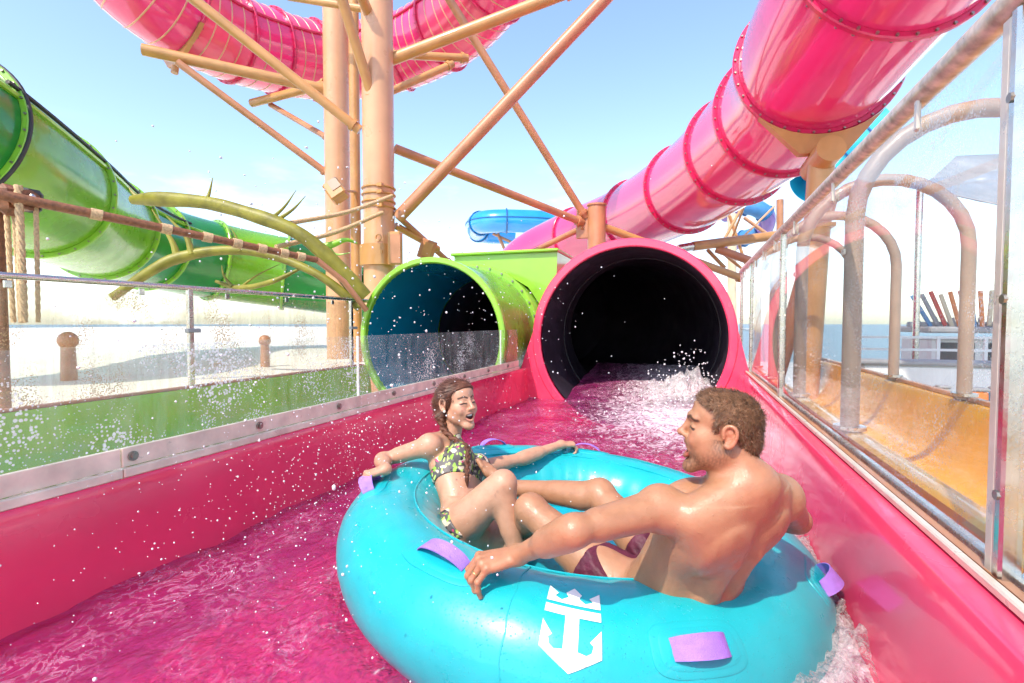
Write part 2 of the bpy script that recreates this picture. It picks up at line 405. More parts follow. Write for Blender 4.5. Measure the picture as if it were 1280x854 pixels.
def slide_tube(root, path, r, mats, fl_mat, cuts, n=48, lip=0.08, fth=0.07, bolts=28, seam=None, seam_mat=None, bmat=None):
    """path: dense points; cuts: path indices with a flange; mats: one material per section in turn"""
    path = [Vector(p) for p in path]; m = len(path)
    cuts = sorted(set(cuts)); ends = [0] + [c for c in cuts if 0 < c < m-1] + [m-1]
    for q in range(len(ends)-1):
        a, b = ends[q], ends[q+1]
        s = MB(); s.tube(path[a:b+1], r, n, caps=False, up=(0, 0, 1)); s.build('section', mats[q % len(mats)], root, True, 60)
    for c in cuts:
        d = (path[min(c+1, m-1)] - path[max(c-1, 0)])
        s = MB(); ringmesh(s, path[c], d, r-0.01, r+lip, fth, n); fo = s.build('flange', fl_mat, root, True, 40)
        if bolts:
            s = MB(); bolts_on(s, path[c], d, r + lip*0.62, bolts, 0.016, fth*0.5+0.02); tag(s.build('bolt_circle', bmat or M['bolt'], fo), kind='stuff')
    if seam is not None:
        for sa in seam:
            s = MB(); pts = []
            for i in range(m):
                d = (path[min(i+1, m-1)] - path[max(i-1, 0)]).normalized()
                u = (Vector((0, 0, 1)) - d*d.z).normalized(); w = d.cross(u)
                pts.append(path[i] + (u*math.cos(sa) + w*math.sin(sa))*(r+0.02))
            s.tube(pts, 0.035, 6); s.build('seam_flange', seam_mat or fl_mat, root, True)

# the pink tunnel mouth
tn = thing('pink_tunnel_mouth', 'round pink rimmed tunnel mouth with a black inside, straight ahead of the raft', 'slide tunnel')
mb = MB(); ringmesh(mb, (MX, MY, MZ), (0, 1, 0), MRI, MRO, .07, 96); mb.build('rim', M['pink'], tn, True, 40)
tp = catmull([(MX, MY+.05, MZ), (MX, MY+1.2, MZ+.02), (MX-.15, MY+2.6, MZ+.08), (MX-.8, MY+4.2, MZ+.2), (MX-2.2, MY+5.6, MZ+.4)], 7)
def open_front(o, ylim):
    bm = bmesh.new(); bm.from_mesh(o.data)
    bmesh.ops.delete(bm, geom=[f for f in bm.faces if len(f.verts) > 4 and f.calc_center_median().y < ylim], context='FACES'); bm.to_mesh(o.data); bm.free()
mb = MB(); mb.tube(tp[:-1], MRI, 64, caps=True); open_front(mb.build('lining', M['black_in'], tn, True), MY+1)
mb = MB(); mb.tube(tp, MRI+.06, 64, caps=True); o = mb.build('shell', M['pink_tube'], tn, True)
# open the shell's front cap so the lining can be seen
bm = bmesh.new(); bm.from_mesh(o.data)
bmesh.ops.delete(bm, geom=[f for f in bm.faces if len(f.verts) > 4 and f.calc_center_median().y < MY+1], context='FACES'); bm.to_mesh(o.data); bm.free()
mb = MB(); ringmesh(mb, tp[8], (tp[9]-tp[7]), MRI-.012, MRI+.01, .02, 64); mb.build('joint', M['black'], tn, True)

# the green tunnel mouth of the next lane
GX, GY, GZ, GR = -3.05, 5.70, .80, .93
gt = thing('green_tunnel_mouth', 'green rimmed tunnel mouth with blue lining, behind the clear splash panel', 'slide tunnel')
mb = MB(); ringmesh(mb, (GX, GY, GZ), (0, 1, 0), GR, GR+.075, .10, 80); mb.build('rim', M['green_rim'], gt, True, 40)
gp = [(GX, GY+.02, GZ), (GX, GY+1.0, GZ), (GX, GY+2.0, GZ)]
mb = MB(); mb.tube(gp, GR, 64, caps=False); mb.build('lining', M['teal_in'], gt, True)
gp2 = catmull([(GX, GY+2.0, GZ), (GX, GY+3.2, GZ+.03), (GX-.5, GY+4.6, GZ+.1), (GX-1.8, GY+5.8, GZ+.2)], 6)
mb = MB(); mb.tube(gp2[:-1], GR-.012, 64, caps=True); open_front(mb.build('lining', M['black_in'], gt, True), GY+2.5)
mb = MB(); mb.tube([(GX, GY+.04, GZ), (GX, GY+1.3, GZ)], GR+.05, 64, caps=False); mb.build('section', M['green'], gt, True)
mb = MB(); mb.tube([(GX, GY+1.3, GZ), (GX, GY+2.0, GZ)] + [tuple(p) for p in gp2[1:]], GR+.05, 64, caps=True); o = mb.build('section', M['green_rim'], gt, True)
bm = bmesh.new(); bm.from_mesh(o.data)
bmesh.ops.delete(bm, geom=[f for f in bm.faces if len(f.verts) > 4 and f.calc_center_median().y < GY+2], context='FACES'); bm.to_mesh(o.data); bm.free()
mb = MB(); ringmesh(mb, (GX, GY+1.3, GZ), (0, 1, 0), GR+.03, GR+.12, .06, 64); fo = mb.build('flange', M['green_rim'], gt, True, 40)
mb = MB(); bolts_on(mb, (GX, GY+1.3, GZ), (0, 1, 0), GR+.09, 32, .016, .05); tag(mb.build('bolt_circle', M['bolt'], fo), kind='stuff')
# green cover box between the two tunnels
gb = thing('green_cover_box', 'bright green fibreglass cover box between the two tunnel mouths', 'cover')
mb = MB(); mb.prism([(-3.6, 1.80), (-3.05, 1.80), (-2.7, 1.745), (-2.35, 1.54), (-2.115, 1.2), (-2.03, .9), (-1.95, .9), (-1.925, 1.2), (-1.89, 2.06), (-3.6, 2.06)], 7.55, 8.45); mb.build('shell', M['green_rim'], gb)
mb = MB(); mb.box((-2.75, 7.99, 2.085), (1.78, 1.03, .045), bev=.015); mb.build('lid', M['green_rim'], gb)
mb = MB(); mb.box((-2.1, 8.3, -.4), (.12, .3, 3.6), bev=.03); mb.build('leg', M['green'], gb)

# ------------------------------------------------------------------ water
def fbm(x, y, z=0.0, o=4):
    return MN.fractal(Vector((x, y, z)), 1.0, 2.0, o)
RC = (-0.445, 2.065)          # raft centre, used for the wake
def foam_at(x, y):
    f = 0.0
    f += max(0, 1 - abs(math.hypot(x-RC[0], y-RC[1]) - .93)/.14) * (0.75 if x > -.1 else .22)
    if y > 3.0: f += max(0, min(1, (y-3.0)/2.4)) * max(0, min(1, (x+1.55)/1.3)) * .95
    if x > .2: f += .25
    return f
mb = MB(); nx_, ny_ = 110, 300
X0, X1, Y0, Y1 = -1.985, .50, .15, 9.2
v, f, fo_ = [], [], []
for j in range(ny_+1):
    y = Y0 + (Y1-Y0)*(j/ny_)
    for i in range(nx_+1):
        x = X0 + (X1-X0)*i/nx_
        if y > MY:  # inside the round tunnel
            hw = .85; x = MX + (i/nx_-.5)*2*hw
        tur = .42 + .58*max(0, min(1, (y-2.6)/2.5)) * (.55+.45*max(0, min(1, (x+1.6)/1.2)))
        z = .020*tur*fbm(x*2.2, y*1.6, 0, 3) + .016*tur*fbm(x*7+4, y*5, 1, 4) + .005*fbm(x*16, y*11, 3, 3)
        rr = math.hypot(x-RC[0], y-RC[1])
        if rr < .80: z = min(z, 0) - .05
        z += .02*math.exp(-((rr-.98)/.07)**2)
        z += .035*max(0, -1.75-x)/.24 * (0.5+fbm(y*1.4, 2.2, 0, 3))     # water riding up the left wall
        if y > MY: z += .10*(y-MY)
        fo_.append(foam_at(x, y)); v.append((x, y, z))
for j in range(ny_):
    for i in range(nx_):
        a = j*(nx_+1)+i; f.append((a, a+1, a+nx_+2, a+nx_+1))
mb.add(v, f); me = mb.mesh('water', True)
at = me.attributes.new('foam', 'FLOAT', 'POINT'); at.data.foreach_set('value', fo_)
def water_mat():
    m = bpy.data.materials.new('pool water over pink gelcoat'); m.use_nodes = True
    N, L = m.node_tree.nodes, m.node_tree.links
    for n in list(N): N.remove(n)
    out = N.new('ShaderNodeOutputMaterial'); tcn = N.new('ShaderNodeTexCoord')
    mp_ = N.new('ShaderNodeMapping'); mp_.inputs['Scale'].default_value = (1.0, .62, 1); L.new(tcn.outputs['Object'], mp_.inputs['Vector'])
    n1 = N.new('ShaderNodeTexNoise'); n1.inputs['Scale'].default_value = 14; n1.inputs['Detail'].default_value = 5; n1.inputs['Distortion'].default_value = 1.1
    n2 = N.new('ShaderNodeTexNoise'); n2.inputs['Scale'].default_value = 44; n2.inputs['Detail'].default_value = 4; n2.inputs['Distortion'].default_value = .8
    for n in (n1, n2): L.new(mp_.outputs['Vector'], n.inputs['Vector'])
    ad = N.new('ShaderNodeMath'); ad.operation = 'MULTIPLY_ADD'; ad.inputs[1].default_value = .45
    L.new(n2.outputs['Fac'], ad.inputs[0]); L.new(n1.outputs['Fac'], ad.inputs[2])
    bp = N.new('ShaderNodeBump'); bp.inputs['Strength'].default_value = .8; bp.inputs['Distance'].default_value = .03
    L.new(ad.outputs[0], bp.inputs['Height'])
    tp_ = N.new('ShaderNodeBsdfTransparent'); tp_.inputs['Color'].default_value = (.94, .86, .93, 1)
    df = N.new('ShaderNodeBsdfDiffuse'); df.inputs['Color'].default_value = (.56, .045, .26, 1); L.new(bp.outputs['Normal'], df.inputs['Normal'])
    m0 = N.new('ShaderNodeMixShader'); m0.inputs['Fac'].default_value = .32; L.new(tp_.outputs[0], m0.inputs[1]); L.new(df.outputs[0], m0.inputs[2])
    gl = N.new('ShaderNodeBsdfGlossy'); gl.inputs['Roughness'].default_value = .08; L.new(bp.outputs['Normal'], gl.inputs['Normal'])
    fr = N.new('ShaderNodeFresnel'); fr.inputs['IOR'].default_value = 1.36; L.new(bp.outputs['Normal'], fr.inputs['Normal'])
    m1 = N.new('ShaderNodeMixShader'); L.new(fr.outputs['Fac'], m1.inputs['Fac']); L.new(m0.outputs[0], m1.inputs[1]); L.new(gl.outputs[0], m1.inputs[2])
    # bubbles, thickest where the vertex attribute says the water is churned
    at_ = N.new('ShaderNodeAttribute'); at_.attribute_name = 'foam'
    n3 = N.new('ShaderNodeTexNoise'); n3.inputs['Scale'].default_value = 13; n3.inputs['Detail'].default_value = 9; n3.inputs['Roughness'].default_value = .72; n3.inputs['Distortion'].default_value = 1.6
    L.new(mp_.outputs['Vector'], n3.inputs['Vector'])
    s1 = N.new('ShaderNodeMath'); s1.operation = 'MULTIPLY_ADD'; s1.inputs[1].default_value = .34; L.new(at_.outputs['Fac'], s1.inputs[0]); L.new(n3.outputs['Fac'], s1.inputs[2])
    mr_ = N.new('ShaderNodeMapRange'); mr_.inputs['From Min'].default_value = .63; mr_.inputs['From Max'].default_value = .86; mr_.inputs['To Max'].default_value = .85
    L.new(s1.outputs[0], mr_.inputs['Value'])
    fd = N.new('ShaderNodeBsdfDiffuse'); fd.inputs['Color'].default_value = (.82, .74, .80, 1); L.new(bp.outputs['Normal'], fd.inputs['Normal'])
    m2 = N.new('ShaderNodeMixShader'); L.new(mr_.outputs['Result'], m2.inputs['Fac']); L.new(m1.outputs[0], m2.inputs[1]); L.new(fd.outputs[0], m2.inputs[2])
    # crinkled highlights on the ripples, painted in as pale pink lines
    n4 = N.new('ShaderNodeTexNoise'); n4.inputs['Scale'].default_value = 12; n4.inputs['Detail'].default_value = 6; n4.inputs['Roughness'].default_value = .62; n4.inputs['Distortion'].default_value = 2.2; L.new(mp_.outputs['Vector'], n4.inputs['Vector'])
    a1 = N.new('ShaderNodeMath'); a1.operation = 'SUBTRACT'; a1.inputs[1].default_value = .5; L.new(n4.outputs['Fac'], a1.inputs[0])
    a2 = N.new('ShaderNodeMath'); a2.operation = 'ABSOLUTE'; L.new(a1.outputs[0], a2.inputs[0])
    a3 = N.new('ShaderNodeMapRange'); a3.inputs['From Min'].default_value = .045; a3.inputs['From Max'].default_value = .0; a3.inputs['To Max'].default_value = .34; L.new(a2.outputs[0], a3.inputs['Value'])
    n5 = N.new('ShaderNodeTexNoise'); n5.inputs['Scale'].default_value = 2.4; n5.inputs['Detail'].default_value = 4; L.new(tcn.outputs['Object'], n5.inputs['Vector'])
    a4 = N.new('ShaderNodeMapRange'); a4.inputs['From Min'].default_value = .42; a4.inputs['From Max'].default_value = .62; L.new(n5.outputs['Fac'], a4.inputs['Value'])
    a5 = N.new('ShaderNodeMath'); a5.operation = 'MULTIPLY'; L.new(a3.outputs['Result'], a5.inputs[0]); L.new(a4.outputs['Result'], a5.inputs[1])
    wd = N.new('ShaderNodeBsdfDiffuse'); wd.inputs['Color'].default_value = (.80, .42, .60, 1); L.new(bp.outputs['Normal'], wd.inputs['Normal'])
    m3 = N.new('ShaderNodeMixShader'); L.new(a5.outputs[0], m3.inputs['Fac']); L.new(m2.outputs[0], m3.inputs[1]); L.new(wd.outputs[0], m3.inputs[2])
    L.new(m3.outputs[0], out.inputs['Surface']); return m
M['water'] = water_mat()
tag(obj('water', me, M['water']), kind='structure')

# ------------------------------------------------------------------ left splash screen on the trough wall
ls = thing('splash_screen', 'low clear splash panels on a bolted metal strip along the left trough wall', 'splash screen')
SY0, SY1 = -1.35, 6.15
cuts = [SY0, .75, 2.85, 5.55, SY1]
for a, b in zip(cuts[:-1], cuts[1:]):
    mb = MB(); mb.box((-2.062, (a+b)/2, .70), (.012, b-a-.008, .42)); mb.build('pane', M['glass_wet'], ls)
for y in cuts[1:-1]:
    mb = MB(); mb.box((-2.062, y, .70), (.016, .007, .42)); mb.build('pane_edge', M['acrylic_edge'], ls)
seg = [SY0, 1.34, 3.9, SY1]
for a, b in zip(seg[:-1], seg[1:]):
    mb = MB(); mb.box((-2.045, (a+b)/2, .482), (.014, b-a-.006, .075), bev=.003); mb.build('cover_strip', M['alu'], ls)
    mb = MB(); mb.box((-2.038, (a+b)/2, .423), (.022, b-a-.004, .036), bev=.004); mb.build('base_strip', M['alu'], ls)
y = SY0+.25
while y < SY1:
    mb = MB(); mb.cyl((-2.04, y, .482), (-2.03, y, .482), .019, n=16); mb.cyl((-2.03, y, .482), (-2.022, y, .482), .011, n=6)
    mb.build('bolt', M['bolt'], ls, False); y += .62

# ------------------------------------------------------------------ green lane on the left
gl = thing('green_slide_trough', 'green open trough of the neighbouring slide lane behind the splash panels', 'slide trough')
ysg = [-2 + i*(GY+2)/20 for i in range(21)]
mb = MB(); mb.add(*sweep([(-4.06, .36), (-4.06, .44)] + smooth_profile([(-4.03, .446), (-3.97, .44), (-3.95, .42), (-3.93, .2), (-3.9, -.02), (-3.8, -.2), (-3.6, -.28)]), ysg)); mb.build('side_wall', M['lawn_green'], gl, True, 50)
mb = MB(); mb.add(*sweep([(-3.6, -.28), (-3.0, -.3), (-2.5, -.28)], ysg)); mb.build('floor', M['lawn_green'], gl, True)
mb = MB(); mb.add(*sweep(smooth_profile([(-2.5, -.28), (-2.3, -.2), (-2.2, -.02), (-2.17, .2), (-2.15, .38)]), ysg)); mb.build('side_wall', M['lawn_green'], gl, True, 50)
# water and froth running down that lane
mb = MB(); v, f = [], []; fo2 = []
n1, n2 = 40, 150
for j in range(n2+1):
    y = -1.5 + (GY+1.5)*j/n2
    for i in range(n1+1):
        x = -3.89 + 1.70*i/n1
        z = .03 + .05*fbm(x*2, y*1.5, 5, 4) + .03*fbm(x*7, y*6, 8, 4)
        z += .18*max(0, fbm(y*.9, 7.7, 0, 3)+.25)*max(0, (x+3.0)/.8)**2
        fo2.append(.95 if x > -2.9 else .5); v.append((x, y, z))
for j in range(n2):
    for i in range(n1):
        a = j*(n1+1)+i; f.append((a, a+1, a+n1+2, a+n1+1))
mb.add(v, f); me = mb.mesh('lane_water', True); at = me.attributes.new('foam', 'FLOAT', 'POINT'); at.data.foreach_set('value', fo2)
def green_water():
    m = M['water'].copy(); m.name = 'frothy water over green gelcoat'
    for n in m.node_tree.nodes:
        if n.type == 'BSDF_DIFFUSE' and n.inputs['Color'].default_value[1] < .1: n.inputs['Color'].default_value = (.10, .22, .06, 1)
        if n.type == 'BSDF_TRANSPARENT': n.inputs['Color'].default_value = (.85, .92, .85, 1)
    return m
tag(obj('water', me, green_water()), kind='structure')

# glass railing on the far side of the green lane
gr = thing('glass_railing', 'glass railing with a steel handrail beyond the green lane, crusted with spray', 'railing')
GXR = -3.985; post_y = [-1.6, .75, 3.20, 5.38]
mb = MB(); mb.tube(catmull([(GXR, -2.2, 1.29), (GXR, 5.25, 1.285), (GXR, 5.36, 1.26), (GXR, 5.40, 1.18)], 6), .021, 12); mb.build('handrail', M['steel'], gr, True)
for y in post_y:
    mb = MB(); mb.box((GXR, y, .865), (.036, .05, .83), bev=.006); mb.build('post', M['steel'], gr)
    mb = MB(); mb.box((GXR+.03, y, .93), (.05, .12, .035), bev=.006); mb.build('clamp', M['grey'], gr)
for a, b in zip(post_y[:-1], post_y[1:]):
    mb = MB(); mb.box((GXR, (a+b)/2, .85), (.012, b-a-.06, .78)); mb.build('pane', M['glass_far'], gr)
    for k in range(3):
        y = a + (b-a)*(k+.5)/3
        mb = MB(); mb.box((GXR+.012, y, 1.235), (.014, .045, .05), bev=.004); mb.build('clip', M['steel'], gr)
mb = MB(); mb.box((GXR, 1.9, .455), (.05, 7.4, .022), bev=.005); mb.build('bottom_track', M['rust'], gr)

# ------------------------------------------------------------------ right glass wall
rw = thing('glass_wall', 'tall clear panels under a worn tubular handrail along the right trough wall', 'glass wall')
RX = .668
mul = [-.9, 1.42, 4.36, 6.40, 7.6]
mb = MB(); mb.tube([(RX, -1.2, 1.70), (RX, 3, 1.702), (RX, 7.7, 1.70)], .034, 20); mb.build('handrail', M['handrail'], rw, True)
for a, b in zip(mul[:-1], mul[1:]):
    mb = MB(); mb.box((RX, (a+b)/2, 1.045), (.012, b-a-.05, 1.22)); mb.build('pane', M['glass'], rw)
    for k in range(3):
        y = a + (b-a)*(k+.5)/3
        mb = MB(); mb.box((RX-.016, y, 1.635), (.012, .028, .10), bev=.005); mb.build('clip', M['alu_white'], rw)
for y in mul[1:]:
    mb = MB(); mb.box((RX, y-.018, 1.045), (.045, .030, 1.25), bev=.006); mb.build('post', M['steel'], rw)
    mb = MB(); mb.box((RX-.004, y+.020, 1.045), (.03, .034, 1.24), bev=.005); mb.build('cover_strip', M['alu_white'], rw)
    for z in (.62, 1.05, 1.48):
        mb = MB(); mb.cyl((RX-.028, y-.018, z), (RX-.018, y-.018, z), .011, n=8); mb.build('bolt', M['bolt'], rw)
mb = MB(); mb.box((RX-.042, 3.2, .432), (.022, 8.4, .022), bev=.004); mb.build('bottom_track', M['alu_white'], rw)
mb = MB(); mb.box((RX-.012, 3.2, .429), (.022, 8.4, .014)); mb.build('gasket', M['rust'], rw)
mb = MB(); mb.box((RX+.022, 3.2, .436), (.03, 8.4, .03), bev=.006); mb.build('bottom_track', M['steel'], rw)

# ------------------------------------------------------------------ yellow lane beyond it
yl = thing('yellow_slide_trough', 'mustard yellow slide trough seen through the right glass panels', 'slide trough')
ysy = [-1 + i*10/24 for i in range(25)]
mb = MB(); mb.add(*sweep([(.76, .30), (.76, .43)] + smooth_profile([(.78, .44), (.82, .44), (.85, .42), (.87, .2), (.93, .0), (1.1, -.1)]), ysy)); mb.build('side_wall', M['yellow'], yl, True, 50)
mb = MB(); mb.add(*sweep([(1.1, -.1), (1.45, -.1)], ysy)); mb.build('floor', M['yellow'], yl, True)
mb = MB(); mb.add(*sweep(smooth_profile([(1.45, -.1), (1.66, 0.0), (1.73, .2), (1.755, .43), (1.77, .455), (1.84, .46)]) + [(1.86, .45), (1.86, .3)], ysy)); mb.build('side_wall', M['yellow'], yl, True, 50)
mb = MB(); mb.box((1.83, 4, .475), (.05, 10, .03), bev=.006); mb.build('edge_strip', M['rust'], yl)
for k, (y, lab) in enumerate([(3.06, 'tan hoop over the yellow lane, the nearest with its leg just behind the glass'), (4.35, 'tan hoop over the yellow lane, second from the camera'), (5.65, 'tan hoop over the yellow lane, third from the camera'), (6.95, 'tan hoop over the yellow lane, farthest and beside the tunnel mouth')]):
    h = thing('lane_hoop', lab, 'hoop', 'hoops over the yellow lane')
    xa, xb = .79, 1.80; cx = (xa+xb)/2; rr = (xb-xa)/2
    pts = [(xa, y, .44), (xa, y, .9), (xa, y, 1.3)] + [(cx - rr*math.cos(t), y, 1.52 + rr*.98*math.sin(t)) for t in [math.pi*i/14 for i in range(15)]] + [(xb, y, 1.3), (xb, y, .9), (xb, y, .47)]
    mb = MB(); mb.tube(pts, .043, 14); mb.build('bent_tube', M['hoop'], h, True)
    for x, z in ((xa, .447), (xb, .492)):
        mb = MB(); mb.cyl((x, y, z), (x, y, z+.02), .075, n=16); mb.build('base_plate', M['steel'], h)
    mb = MB(); mb.box((xa-.046, y, 1.36), (.012, .05, .03), bev=.003); mb.build('label_plate', M['alu_white'], h)

# ------------------------------------------------------------------ steel support tower
tw = thing('steel_support_tower', 'sand coloured steel tower of two thick columns and crossing braces', 'support tower')
def col(p, r, m, top=12.0, bot=-2.2, n=32):
    mb = MB(); mb.tube([(p[0], p[1], bot), (p[0], p[1], (bot+top)/2), (p[0], p[1], top)], r, n); return mb.build('column', m, tw, True)
C1 = (-4.797, 7.235, 1.000); C2 = (-6.852, 8.853, 1.000); C3 = (-5.893, 8.126, 1.000); C4 = (-1.897, 10.992, 1.000)
c1 = col(C1, .25, M['peach']); col(C2, .25, M['peach']); col(C3, .095, M['tan'])
c4 = col(C4, .19, M['rust_peach'], ((-1.927, 11.080, 3.473))[2], 2.15)
mb = MB(); mb.tube([(C4[0], C4[1], c4z) for c4z in (((-1.927, 11.080, 3.473))[2], ((-1.927, 11.081, 3.507))[2])], .215, 24); mb.build('cap', M['rust_peach'], tw)
BR = [((-7.111, 5.674, 5.883), (-5.115, 7.196, 4.129), .078, 'tan'), ((-9.552, 6.846, 6.005), (-7.031, 8.874, 5.754), .105, 'tan'), ((-9.033, 7.124, 5.820), (-7.010, 8.812, 4.016), .07, 'rust_peach'),
 ((-9.426, 9.218, 5.962), (-7.100, 8.963, 5.948), .09, 'tan'), ((-9.031, 9.353, 5.926), (-7.086, 8.922, 4.790), .06, 'rust_peach'), ((-4.865, 6.345, 5.864), (-4.810, 7.157, 4.495), .082, 'tan'), ((-4.766, 6.703, 6.013), (-4.850, 7.194, 5.775), .08, 'tan'),
 ((-4.661, 7.399, 5.276), (-1.739, 8.077, 6.208), .095, 'tan'), ((-4.518, 7.346, 2.695), (-1.078, 8.310, 6.308), .105, 'rust_peach'), ((-4.526, 8.852, 7.370), (-2.135, 10.999, 3.250), .08, 'rust_peach'),
 ((-4.706, 7.594, 3.914), (-2.199, 10.973, 3.146), .078, 'rust_peach'), ((-5.942, 9.496, 6.596), (-4.648, 10.481, 6.770), .085, 'tan'), ((-5.822, 9.292, 5.738), (-4.916, 10.275, 6.598), .078, 'tan'), ((-4.600, 7.479, 2.765), (-4.205, 8.752, 2.064), .05, 'rust_peach'),
 ((-2.165, 10.980, 3.043), (-3.836, 11.973, 2.619), .065, 'rust_peach'), ((-1.759, 11.121, 3.043), (1.196, 13.162, 2.011), .085, 'tan'), ((-6.738, 7.425, 6.719), (-5.039, 7.570, 6.223), .06, 'tan'), ((-4.690, 7.548, 2.624), (-4.278, 8.313, 2.307), .06, 'tan')]
for a, b, r, m in BR:
    a = Vector(a); b = Vector(b); d = (b-a).normalized()
    mb = MB(); mb.tube([a, (a+b)/2, b], r, 16); bo = mb.build('brace', M[m], tw, True)
    mb = MB(); mb.cyl(b - d*.16, b - d*.10, r*1.35, n=16); mb.build('weld_collar', M[m], bo, True)
# gusset at the hub post
mb = MB(); mb.box((-2.081, 10.991, 3.108), (.50, .06, .62), bev=.015); mb.build('gusset', M['rust_peach'], tw)
# clamp bands, hooks and boxes on the thick column
for z in ((-4.824, 7.311, 3.164)[2], (-4.822, 7.308, 3.059)[2], (-4.821, 7.303, 2.941)[2], (-4.820, 7.300, 2.849)[2], (-4.811, 7.274, 2.114)[2]):
    mb = MB(); mb.tube([(C1[0]+.262*math.cos(t), C1[1]+.262*math.sin(t), z) for t in [2*math.pi*i/32 for i in range(32)]], .017, 6, closed=True, up=(0, 0, 1))
    mb.box((C1[0]+.17, C1[1]-.22, z), (.09, .06, .05)); mb.build('clamp_band', M['tan'], tw, True)
mb = MB(); mb.cyl((C1[0], C1[1], (-4.808, 7.267, 1.918)[2]), (C1[0], C1[1], (-4.812, 7.279, 2.246)[2]), .31, n=32); mb.build('collar', M['tan'], tw, True)
ring_c = Vector((-4.637, 6.972, 2.332))
mb = MB(); mb.tube([ring_c + Vector((.05*math.cos(t), 0, .05*math.sin(t))) for t in [2*math.pi*i/16 for i in range(16)]], .011, 6, closed=True, up=(0, 1, 0)); mb.build('shackle', M['tan'], tw, True)
eb = thing('electrical_box', 'tall tan electrical box strapped to the thick column above the green tunnel', 'electrical box')
Mz = Matrix.Rotation(R(14), 3, 'Z')
mb = MB(); mb.box((-4.385, 7.052, 2.156), (.20, .16, .52), M=Mz, bev=.015); mb.build('case', M['tan'], eb)
mb = MB(); mb.box((-4.330, 6.970, 2.142), (.155, .012, .44), M=Mz); mb.build('door', M['rust_peach'], eb)
eb = thing('junction_box', 'small square tan junction box beside the electrical box', 'electrical box')
mb = MB(); mb.box((-4.323, 7.978, 2.264), (.25, .15, .34), M=Matrix.Rotation(R(20), 3, 'Y'), bev=.012); mb.build('case', M['rust_peach'], eb)
mb = MB(); mb.box((-4.274, 7.889, 2.250), (.17, .012, .24), M=Matrix.Rotation(R(20), 3, 'Y')); mb.build('door', M['tan'], eb)
sp = thing('loudspeaker', 'tan loudspeaker tilted on a bracket beside the columns', 'loudspeaker')
Ms = Matrix.Rotation(R(-38), 3, 'Y') @ Matrix.Rotation(R(20), 3, 'Z')
spc = Vector((-5.899, 7.580, 3.304))
mb = MB(); mb.box(spc, (.30, .26, .36), M=Ms, bev=.03); mb.build('cabinet', M['tan'], sp)
mb = MB(); mb.box(spc + Ms @ Vector((0.05, -.136, .05)), (.17, .012, .20), M=Ms); mb.build('grille', M['hoop'], sp)
mb = MB(); mb.cyl((-5.793, 7.617, 3.318), (-5.848, 8.132, 3.417), .025, n=8); mb.build('bracket', M['tan'], sp)

# ------------------------------------------------------------------ tube slides
pt = thing('pink_tube_slide', 'thick glossy pink tube slide descending from the upper right behind the tunnel', 'tube slide')
path = catmull([(2.9, 1.6, 6.0), (2.5, 3.8, 5.3), (1.704, 7.195, 4.648), (1.461, 8.796, 4.402), (0.917, 10.508, 4.278), (-0.105, 12.796, 4.129), (-1.897, 15.772, 4.029), (-4.159, 18.161, 3.901), (-6.287, 19.625, 3.336), (-7.542, 20.729, 2.064)], 10)
slide_tube(pt, path, 1.0, [M['pink_tube']], M['pink_dark'], [8, 17, 24, 33, 41, 50, 58, 68], n=64, lip=.07, fth=.07, bolts=36, seam=[R(62)], bmat=M['bolt'])
tsu = thing('tube_saddle_support', 'sand coloured saddle and post carrying the pink tube above the handrail', 'tube support')
SP = Vector(path[24]); dd = (path[25]-path[23]).normalized()
uu = (Vector((0, 0, 1)) - dd*dd.z).normalized(); ww = dd.cross(uu)
pl = []
for t in range(-44, 45, 8): pl.append((math.sin(R(t))*1.085, -math.cos(R(t))*1.085))
poly = pl + [(.28, -1.34), (-.28, -1.34)]
mb = MB(); n = len(poly); vsx = [SP + ww*a + uu*b + dd*h for h in (-.07, .03) for a, b in poly]
mb.add(vsx, [tuple(range(n)), tuple(range(2*n-1, n-1, -1))] + [(i, (i+1) % n, (i+1) % n + n, i+n) for i in range(n)]); mb.build('saddle', M['tan'], tsu)
hd = SP + uu*-1.42
mb = MB(); mb.cyl(hd - dd*.34, hd + dd*.30, .17, n=24); mb.build('pivot', M['tan'], tsu, True)
foot = Vector((hd.x-.15, hd.y+.35, -2.2))
mb = MB(); mb.tube([hd, hd.lerp(foot, .3), foot], .16, 20); mb.build('post', M['tan'], tsu, True)
mb = MB(); mb.tube([hd+Vector((.1, .1, -.5)), Vector((hd.x-.75, hd.y+1.9, -2.2))], .12, 16); mb.build('brace', M['rust_peach'], tsu, True)
mb = MB(); mb.box(hd.lerp(foot, .16), (.36, .36, .05)); mb.build('collar', M['tan'], tsu)

ht = thing('pink_helix_slide', 'banded pink tube slide curving overhead behind the steel columns', 'tube slide')
hp = catmull([(-10.638, 6.679, 8.609), (-10.194, 7.220, 7.693), (-9.956, 8.349, 7.382), (-9.659, 9.833, 7.495), (-8.990, 11.456, 7.850), (-7.461, 12.319, 8.261), (-5.606, 11.912, 8.494), (-4.204, 11.144, 8.933), (-3.309, 10.308, 9.410)], 8)
cutsx = [6, 14, 20, 25, 30, 35, 40, 46, 54]
slide_tube(ht, hp, .92, [M['pink_stripe'], M['pink_tube']], M['pink_dark'], cutsx, n=48, lip=.06, fth=.06, bolts=30, seam=[R(70), R(-70)], bmat=M['pink_dark'])
edges = [0] + cutsx + [len(hp)-1]
for a, b in zip(edges[:-1], edges[1:]):
    mb = MB(); L_ = sum((hp[i+1]-hp[i]).length for i in range(a, b)); k = max(2, int(L_/.26))
    for q in range(1, k):
        t = a + (b-a)*q/k; i = int(t); p = hp[i].lerp(hp[min(i+1, len(hp)-1)], t-i); d = hp[min(i+1, len(hp)-1)] - hp[max(i-1, 0)]
        ringmesh(mb, p, d, .90, .928, .03, 40)
    mb.build('band', M['stripe'], ht, True)
